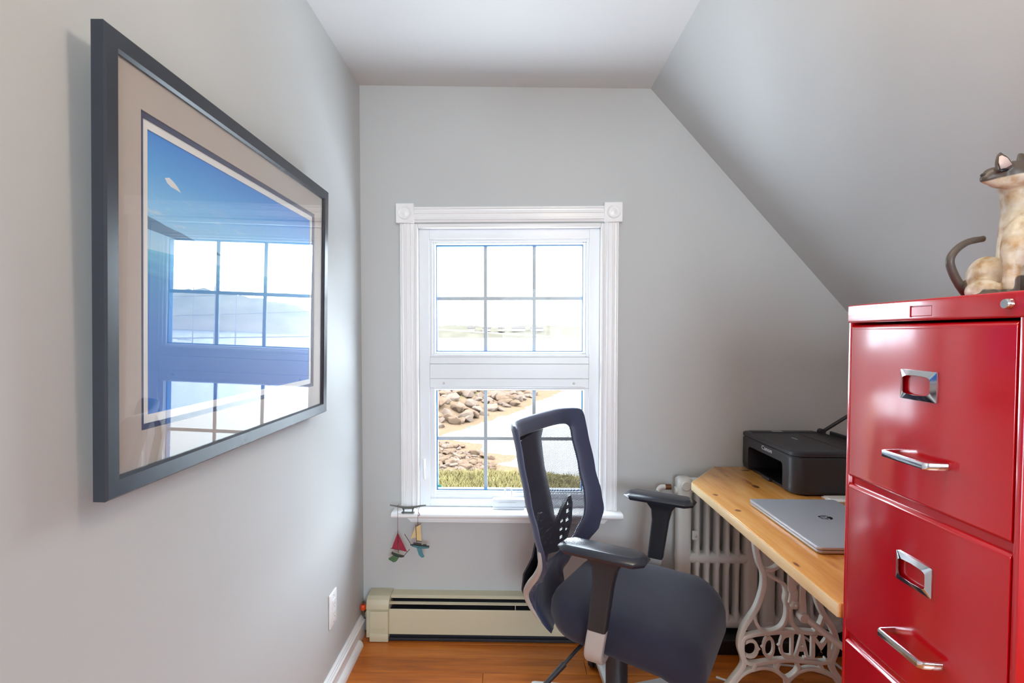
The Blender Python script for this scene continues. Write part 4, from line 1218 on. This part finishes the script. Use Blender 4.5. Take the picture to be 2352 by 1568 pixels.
# tail curling up behind
tp = catmull([C3(2262, 690, 0.045), C3(2228, 682, 0.04), C3(2200, 648, 0.035), C3(2182, 605, 0.03), C3(2192, 578, 0.03), C3(2222, 556, 0.03), C3(2262, 548, 0.03)], 6)
tube(b, tp, 10 * S_, 12, scale=[1.1 - 0.35 * i / (len(tp) - 1) for i in range(len(tp))])
for v_ in b.verts: v_.co.z = max(v_.co.z, cz0)
me = evaluated(b, [('REMESH', {'mode': 'VOXEL', 'voxel_size': 0.0024}), ('SMOOTH', {'factor': 0.5, 'iterations': 6})])
at = me.attributes.new('points', 'FLOAT', 'POINT')
hd = C3(2300, 405); vals = []
for v_ in me.vertices:
    p = v_.co; best = 0.0
    dpx = 1180 + (p.x / p.y) * 1250 + 0; dpy = 768 - (p.z - 1.262) / p.y * 1250
    if dpy < 450 and dpx < 2380: best = max(0, min(1, min((2350 - dpx) / 24, (421 - 0.22 * (dpx - 2257) - dpy) / 14 + 0.5)))
    best = max(best, min(1, max(0, (392 - dpy) / 12)))
    if min((p - q_).length for q_ in tp) < 0.011 and dpx < 2262: best = 1.0
    if dpy > 632 and (abs(dpx - 2322) < 24 or abs(dpx - 2392) < 24): best = max(best, min(1, (dpy - 618) / 30))
    if dpy > 664 and dpx < 2296 and p.y < KY - 0.015: best = max(best, min(1, (dpy - 655) / 18))
    vals.append(best)
nb = [[] for _ in vals]
for e_ in me.edges: nb[e_.vertices[0]].append(e_.vertices[1]); nb[e_.vertices[1]].append(e_.vertices[0])
for _ in range(6): vals = [(v0 + sum(vals[j] for j in n_)) / (1 + len(n_)) for v0, n_ in zip(vals, nb)]
at.data.foreach_set('value', vals)
zmin = min(v_.co.z for v_ in me.vertices)
for v_ in me.vertices: v_.co.z += cz0 - zmin
kit = empty('cat_figurine', (C3(2330, 680).x, KY, CZ))
tag(kit, 'cream ceramic cat figurine with dark face and curled tail on the red cabinet', 'figurine')
obj('cat_body', me, catm(), kit, smooth=180)
for dy in (-0.0195,):
    b = BM(); ellipsoid(b, C3(2306, 391, dy - 0.004), 11 * S_, 4 * S_, 4.5 * S_, Matrix.Rotation(R(-12), 4, 'Y'), 2); obj('eye', b, M['blackpaint'], kit, smooth=180)
b = BM(); ellipsoid(b, C3(2258, 402, 0), 4.5 * S_, 6 * S_, 4 * S_, None, 3); obj('nose', b, mat('cat_nose_brown', srgb(58, 48, 44), 0.6), kit, smooth=180)
b = BM(); sweep(b, [C3(2312, 384, -0.0190), C3(2304, 368, -0.0195), C3(2298, 358, -0.0185)], circ(13 * S_, 20, 3 * S_), (0, 1, 0), False, [1, .8, .25]); obj('ear_lining', b, mat('pale_pink_glaze', srgb(214, 190, 180), 0.5), kit, smooth=180)

# ------------------------------------------------------------------ cleat ornament with two model sailboats
KYc = 2.192
o = empty('cleat_hanger', (-0.437, 2.215, 0.527)); tag(o, 'grey boat cleat standing on the left end of the window sill', 'cleat')


def Q(px, py, dy=0): x, z = px2(px, py, KYc + dy); return (x, KYc + dy, z)


def q8(x, y, dy=0): return Q(860 + x / 8.71, 1130 + y / 8.71, dy)          # from an 8.71x enlargement


b = BM()
hornL = [q8(310, 258, .02), q8(400, 270, .02), q8(500, 288, .02), q8(600, 302, .02), q8(670, 306, .02), q8(740, 302, .02), q8(840, 290, .02), q8(940, 272, .02), q8(1030, 262, .02)]
sweep(b, catmull(hornL, 4), circ(0.0034, 10, 0.0034), (0, 1, 0), False, [0.75 + 0.75 * math.sin(math.pi * i / 32) for i in range(33)])
for s_ in (-1, 1):
    pts = [q8(675 + s_ * 95, 310, .02), q8(675 + s_ * 92, 350, .02), q8(675 + s_ * 90, 385, .02), q8(675 + s_ * 105, 412, .02)]
    sweep(b, catmull(pts, 4), circ(0.0042, 10, 0.006), (0, 1, 0), False, [1.5 - 0.8 * math.sin(math.pi * i / 12) for i in range(13)])
x0, _, z0 = q8(545, 425, .02); x1, _, z1 = q8(805, 400, .02)
box(b, x0, x1, KYc + 0.011, KYc + 0.029, 0.5275, z1, 0.0015, 2); box(b, q8(575, 0)[0], q8(775, 0)[0], KYc + 0.014, KYc + 0.026, q8(0, 322, .02)[2], q8(0, 298, .02)[2], 0.001, 1)
obj('cleat', b, M['cleat'], o, smooth=60)


def hull(bm, A, B, top, depth, width, dy):
    """little boat hull between bow A and stern B (photo-plane points)"""
    A, B = Vector(A), Vector(B); ax = (B - A); L = ax.length; ax.normalize(); dn = Vector((ax.z, 0, -ax.x))
    if dn.z > 0: dn = -dn
    rings = []
    for t_, wf, df in ((0, .10, .35), (.15, .55, .75), (.4, 1, 1), (.7, .95, 1), (.9, .8, .8), (1, .7, .65)):
        c = A + ax * (L * t_)
        rings.append([c + Vector((0, yy * width * wf, 0)) + dn * (depth * df * zz_) for yy, zz_ in ((-1, 0), (-.9, .45), (-.45, .9), (0, 1), (.45, .9), (.9, .45), (1, 0))])
    loft(bm, rings)
    return A, B, ax, dn


def plate(bm, pts, th=0.0008, dy=0.0):
    """thin cut-out in the hanging plane"""
    p = [(x, z) for x, _, z in pts]; prism(bm, p, 'y', KYc + dy - th, KYc + dy + th)


# red boat
o = empty('model_sailboat', Q(910, 1284)); tag(o, 'small red sailed model boat with green hull hanging from the cleat', 'model boat')
b = BM(); hull(b, q8(598, 1275), q8(352, 1190), 0, 0.0135, 0.0065, 0); obj('hull', b, M['darkhull'], o, smooth=60)
b = BM(); plate(b, [q8(395, 1250), q8(500, 1290), q8(470, 1345), q8(430, 1390), q8(380, 1400), q8(290, 1345), q8(282, 1325), q8(335, 1290)], 0.0018); obj('keel', b, M['greenhull'], o)
b = BM(); hull(b, q8(585, 1262), q8(365, 1186), 0, 0.0012, 0.0056, 0); obj('deck', b, M['deck'], o)
b = BM(); rod(b, q8(465, 770), q8(480, 1215), 0.0012, 8); rod(b, q8(320, 1122, -.002), q8(500, 1160, -.002), 0.0011, 8); rod(b, q8(590, 1270), q8(705, 1142), 0.0012, 8); obj('spars', b, M['spar'], o)
b = BM(); plate(b, [q8(462, 815), q8(478, 1155), q8(345, 1125)], 0.0006, -.002); obj('mainsail', b, M['redsail'], o)
b = BM(); plate(b, [q8(470, 815), q8(655, 1190), q8(490, 1150)], 0.0006, -.001); obj('jib', b, M['redsail'], o)
b = BM(); tube(b, [q8(465, 780), q8(464, 500), q8(463, 300), q8(463, 278, .016)], 0.0008, 6); rod(b, q8(462, 272, .014), q8(495, 240, .006), 0.0010, 6); obj('string', b, M['redstring'], o)
# tan boat
o = empty('model_sailboat', Q(968, 1280)); tag(o, 'small tan sailed model boat with teal hull hanging from the cleat', 'model boat')
b = BM(); hull(b, q8(716, 1038), q8(1096, 1078), 0, 0.0135, 0.0065, 0); obj('hull', b, M['darkhull'], o, smooth=60)
b = BM(); hull(b, q8(735, 1055, -.0004), q8(1085, 1090, -.0004), 0, 0.0105, 0.0069, 0); obj('hull_stripe', b, M['tealhull'], o, smooth=60)
b = BM(); plate(b, [q8(838, 1095), q8(942, 1105), q8(965, 1215), q8(998, 1285), q8(985, 1303), q8(940, 1305), q8(890, 1255)], 0.0018); obj('keel', b, M['tealhull'], o)
b = BM(); plate(b, [q8(780, 1012), q8(940, 1032), q8(938, 1050), q8(775, 1035)], 0.004); plate(b, [q8(970, 1046), q8(1042, 1048), q8(1040, 1062), q8(968, 1060)], 0.004); obj('cabin', b, M['spar'], o)
b = BM(); rod(b, q8(828, 655), q8(845, 1010), 0.0012, 8); rod(b, q8(840, 682, -.002), q8(928, 630, -.002), 0.0012, 8); rod(b, q8(845, 968, -.002), q8(948, 988, -.002), 0.0012, 8); rod(b, q8(602, 838), q8(722, 1028), 0.0013, 8); obj('spars', b, M['spar'], o)
b = BM(); plate(b, [q8(838, 690), q8(928, 640), q8(940, 968), q8(850, 960)], 0.0006, -.002); obj('mainsail', b, M['tansail'], o)
b = BM(); plate(b, [q8(818, 700), q8(832, 905), q8(775, 910), q8(722, 925), q8(760, 850)], 0.0006, -.001); obj('jib', b, M['tansail'], o)
b = BM(); tube(b, [q8(868, 660), q8(870, 480), q8(880, 350), q8(905, 295, .018)], 0.0008, 6); tube(b, catmull([q8(872, 410), q8(890, 415), q8(903, 440), q8(900, 468), q8(872, 470)], 4), 0.0012, 6); obj('string', b, M['redstring'], o)

# ------------------------------------------------------------------ office chair (local space: +x forward, +y its left)
ch = tag(empty('office_chair', (0.341, 1.773, 0), (0, 0, R(-30))), 'black mesh back office chair with armrests turned towards the desk', 'chair')


def interp(tab, z):
    if z <= tab[0][0]: return tab[0][1]
    for (z0, v0), (z1, v1) in zip(tab, tab[1:]):
        if z <= z1:
            t_ = (z - z0) / (z1 - z0); t_ = t_ * t_ * (3 - 2 * t_) * 0.5 + t_ * 0.5
            return v0 + (v1 - v0) * t_
    return tab[-1][1]


XE = [(.268, -.195), (.30, -.222), (.34, -.245), (.39, -.255), (.43, -.232), (.48, -.185), (.53, -.152), (.58, -.143), (.65, -.157), (.75, -.186), (.88, -.215), (.98, -.238)]
HWT = [(.268, .085), (.32, .108), (.37, .118), (.41, .13), (.46, .165), (.52, .215), (.58, .250), (.65, .262), (.75, .262), (.90, .259), (.98, .256)]


def backx(y, z):
    q = min(1, abs(y) / max(.05, interp(HWT, z)))
    k = max(0, min(1, (z - .40) / .14))
    wrap = 0.048 * (1 - max(0, (q - 0.55) / 0.45) ** 2.0) * k + 0.018 * (1 - q * q) * k + 0.03 * (1 - q * q) * (1 - k)
    return interp(XE, z) - wrap


OUT = [(0, .982), (.14, .982), (.225, .980), (.252, .974), (.259, .955), (.259, .90), (.262, .82), (.262, .74), (.262, .66), (.254, .60), (.228, .545), (.19, .49), (.155, .45), (.13, .41), (.119, .37), (.110, .31), (.090, .262), (0, .248)]
INN = [(0, .925), (.10, .925), (.175, .922), (.196, .914), (.203, .900), (.205, .86), (.208, .80), (.208, .73), (.205, .67), (.196, .62), (.172, .575), (.138, .535), (.105, .508), (.08, .495), (.06, .488), (.04, .484), (.02, .482), (0, .481)]


def dense(pts):
    full = pts + [(-y, z) for y, z in pts[-2:0:-1]]
    return [(p.x, p.y) for p in catmull([(y, z, 0) for y, z in full], 4, True)]


o2d, i2d = dense(OUT), dense(INN)
b = BM(); rings = []
for (yo, zo), (yi, zi) in zip(o2d, i2d):
    Pt = []
    for f_, t_ in ((0, .0), (.06, .008), (.3, .011), (.7, .010), (.95, .006), (1, 0), (.95, -.006), (.7, -.010), (.3, -.012), (.06, -.008)):
        y_, z_ = yo + (yi - yo) * f_, zo + (zi - zo) * f_
        Pt.append((backx(y_, z_) + t_, y_, z_))
    rings.append(Pt)
loft(b, rings, closed=True)
obj('back_frame', b, M['meshedge'], ch, local=True, smooth=70)
# mesh membrane
me = bpy.data.meshes.new('mesh'); vs, fs, uvs = [], [], []
half = [(y, z) for y, z in INN][::-1]
zl = sorted(set([.4825 + i * (.9245 - .4825) / 40 for i in range(41)]))


def hin(z):
    pts = sorted([(z_, y_) for y_, z_ in INN]); best = 0
    for (z0, y0), (z1, y1) in zip(pts, pts[1:]):
        if z0 <= z <= z1: best = max(best, y0 + (y1 - y0) * ((z - z0) / max(1e-6, z1 - z0)))
    return best + 0.004


NC = 24
for z in zl:
    h = hin(z)
    for j in range(NC + 1):
        y_ = -h + 2 * h * j / NC; vs.append((backx(y_, z) + 0.002, y_, z)); uvs.append((y_, z))
for i in range(len(zl) - 1):
    for j in range(NC): a = i * (NC + 1) + j; fs.append((a, a + 1, a + NC + 2, a + NC + 1))
me.from_pydata(vs, [], fs); uvl = me.uv_layers.new(name='UVMap')
for lp in me.loops: uvl.data[lp.index].uv = uvs[lp.vertex_index]
obj('back_mesh', me, M['mesh'], ch, local=True, smooth=180)
# rear spine
b = BM(); rings = []
for z, hwd, off in ((.955, .085, .010), (.93, .100, .030), (.88, .086, .046), (.78, .078, .052), (.68, .074, .052), (.58, .072, .050), (.50, .078, .045), (.44, .090, .035), (.38, .085, .026), (.33, .075, .022)):
    x_ = backx(0, z) - off
    rings.append([(x_ + c * (.007 + 0.012 * (1 - abs(s_))), s_ * hwd, z) for s_, c in ((-1, .3), (-.6, 1), (0, 1.2), (.6, 1), (1, .3), (1, -.6), (.5, -.6), (0, -.6), (-.5, -.6), (-1, -.6))])
loft(b, rings); obj('back_spine', b, M['black'], ch, local=True, smooth=50)
# lumbar support with slots
b = BM(); prism(b, [(.015, .500), (.10, .525), (.135, .575), (.140, .640), (.125, .672), (.10, .670), (.05, .640), (.0, .600), (-.05, .640), (-.10, .670), (-.125, .672), (-.140, .640), (-.135, .575), (-.10, .525)], 'x', -.232, -.222)
cut = BM()
for i, (ya, yb, z) in enumerate(((.035, .075, .600), (.085, .125, .622), (.030, .070, .572), (.080, .122, .592), (.03, .068, .545), (.078, .110, .560), (.09, .122, .648))):
    for s_ in (-1, 1): box(cut, -.26, -.20, min(s_ * ya, s_ * yb), max(s_ * ya, s_ * yb), z - .0065, z + .0065)
obj('lumbar_support', evaluated(b, [('BOOLEAN', {'operation': 'DIFFERENCE', 'cutter': cut, 'solver': 'EXACT'})]), M['black'], ch, local=True, smooth=30)
# silver edge trims on the lower back shell
for s_ in (-1, 1):
    pts = [(interp(XE, z) - off, s_ * (interp(HWT, z) + e_), z) for z, off, e_ in ((.60, .012, -.002), (.55, .016, .002), (.50, .022, .004), (.45, .022, .006), (.40, .018, .006), (.36, .014, .006), (.31, .010, .004))]
    b = BM(); path = catmull(pts, 5); n = len(path)
    sweep(b, path, circ(0.011, 10, 0.006), (0, 1, 0), False, [0.35 + 0.75 * math.sin(math.pi * min(1, (i / (n - 1)) * 0.9 + 0.05)) for i in range(n)])
    obj('silver_trim', b, M['silver'], ch, local=True, smooth=60)
# seat cushion
def seat_ring(ins, dz, zf=1.0):
    out = []
    for x, y in rrect(-.172 + ins, .312 - ins * 0.8, -.252 + ins, .252 - ins, tuple(max(.03, r_ - ins * .8) for r_ in (.105, .14, .14, .105)), 10):
        fall = max(0, (x - .14) / .17); side = (abs(y) / .25) ** 4
        out.append((x, y, .454 - 0.055 * fall ** 2 * zf - 0.010 * side * zf + 0.008 * max(0, -x / .2) ** 2 + dz - (0.022 * max(0, (x - .05) / .235) ** 1.5 if dz < -.06 else 0)))
    return out


b = BM(); loft(b, [seat_ring(.055, -.112), seat_ring(.028, -.108), seat_ring(.010, -.094), seat_ring(0, -.066), seat_ring(.002, -.040), seat_ring(.012, -.018), seat_ring(.030, -.006), seat_ring(.065, 0.0), seat_ring(.12, .003), seat_ring(.18, .003)])
obj('seat_cushion', b, M['seat'], ch, local=True, smooth=180)
b = BM(); loft(b, [[(x, y, z) for x, y in rrect(-.13 + i_, .22 - i_, -.18 + i_, .18 - i_, .06, 6)] for i_, z in ((.03, .338), (0, .350), (0, .372))]); obj('seat_shell', b, M['black'], ch, local=True, smooth=50)
b = BM(); box(b, -.11, .10, -.075, .075, .300, .345, .012, 3); box(b, -.21, -.10, -.035, .035, .300, .325, .006, 2); mech = obj('tilt_mechanism', b, M['black'], ch, local=True, smooth=50)
b = BM(); tube(b, catmull([(-.03, -.06, .318), (-.045, -.16, .315), (-.060, -.20, .300), (-.085, -.255, .268)], 5), 0.0055, 10); rod(b, (-.078, -.243, .277), (-.115, -.315, .232), 0.0095, 12, 0.007); obj('tilt_lever', b, M['black'], mech, local=True, smooth=60)
# gas column and five-star base
b = BM(); lathe(b, [(0.001, .080), (0.040, .080), (0.040, .095), (0.036, .105), (0.036, .298), (0.001, .298)], (0, 0, 0), 'z', 28); obj('column', b, M['black'], ch, local=True, smooth=40)
b = BM(); lathe(b, [(0.001, .048), (0.050, .050), (0.056, .060), (0.052, .078), (0.042, .084), (0.001, .084)], (0, 0, 0), 'z', 28); obj('base_hub', b, M['silver'], ch, local=True, smooth=40)
for k in range(5):
    a = R(126 + 72 * k); d = Vector((math.cos(a), math.sin(a), 0)); pr_ = Vector((-d.y, d.x, 0))
    b = BM(); rings = []
    for r_, zt, zb, wd in ((.03, .082, .052, .026), (.10, .080, .054, .022), (.20, .074, .056, .018), (.275, .070, .057, .014), (.285, .068, .058, .010)):
        c = d * r_; rings.append([c + pr_ * (wd * s_) + Vector((0, 0, z_)) for s_, z_ in ((-1, zb), (-1, zt - .006), (-.6, zt), (.6, zt), (1, zt - .006), (1, zb))])
    loft(b, rings); lg_ = obj('leg', b, M['silver'], ch, local=True, smooth=40)
    b = BM(); c = d * .262
    ax = (pr_ * 0.8 + d * 0.6).normalized()
    for s_ in (-1, 1): rod(b, c + ax * (s_ * .006) + Vector((0, 0, .026)), c + ax * (s_ * .023) + Vector((0, 0, .026)), .0255, 20)
    rod(b, c + Vector((0, 0, .03)), c + Vector((0, 0, .062)), .007, 10); rod(b, c - ax * .010 + Vector((0, 0, .03)), c + ax * .010 + Vector((0, 0, .03)), .017, 16)
    obj('caster', b, M['black'], lg_, local=True, smooth=40)
# armrests
for s_ in (-1, 1):
    ya = s_ * .290
    b = BM(); path = catmull([(.046, ya, .446), (.038, ya, .40), (.032, ya - s_ * .004, .362), (.028, ya - s_ * .03, .338), (.024, ya - s_ * .075, .334), (.020, ya - s_ * .14, .338)], 6)
    sweep(b, path, [(p[0], p[1]) for p in rrect(-.0125, .0125, -.027, .027, .007, 4)], (1, 0, 0)); ar = obj('arm_bracket', b, M['silver'], ch, local=True, smooth=50)
    b = BM(); rings = []
    for z, xc, hx_, hy_ in ((.438, .044, .028, .0145), (.50, .052, .0290, .0150), (.58, .062, .0305, .0155), (.62, .066, .037, .0165), (.640, .066, .052, .019), (.650, .066, .058, .022)):
        rings.append([(xc + p[0], ya + p[1], z) for p in rrect(-hx_, hx_, -hy_, hy_, .009, 4)])
    loft(b, rings); obj('arm_post', b, M['black'], ar, local=True, smooth=40)
    b = BM(); rings = []
    for ins, z, ch_ in ((.020, .646, .02), (.006, .650, .024), (0, .660, .026), (.002, .664, .026), (.014, .6735, .020), (.018, .6745, .018)):
        x0_, x1_, y0_, y1_ = -.070 + ins, .185 - ins, ya - .048 + ins, ya + .048 - ins
        rings.append([(x, y, z) for x, y in rrect(x0_, x1_, y0_, y1_, ch_, 1)])
    loft(b, rings); obj('arm_pad', b, M['blackpad'], ar, local=True, smooth=28)
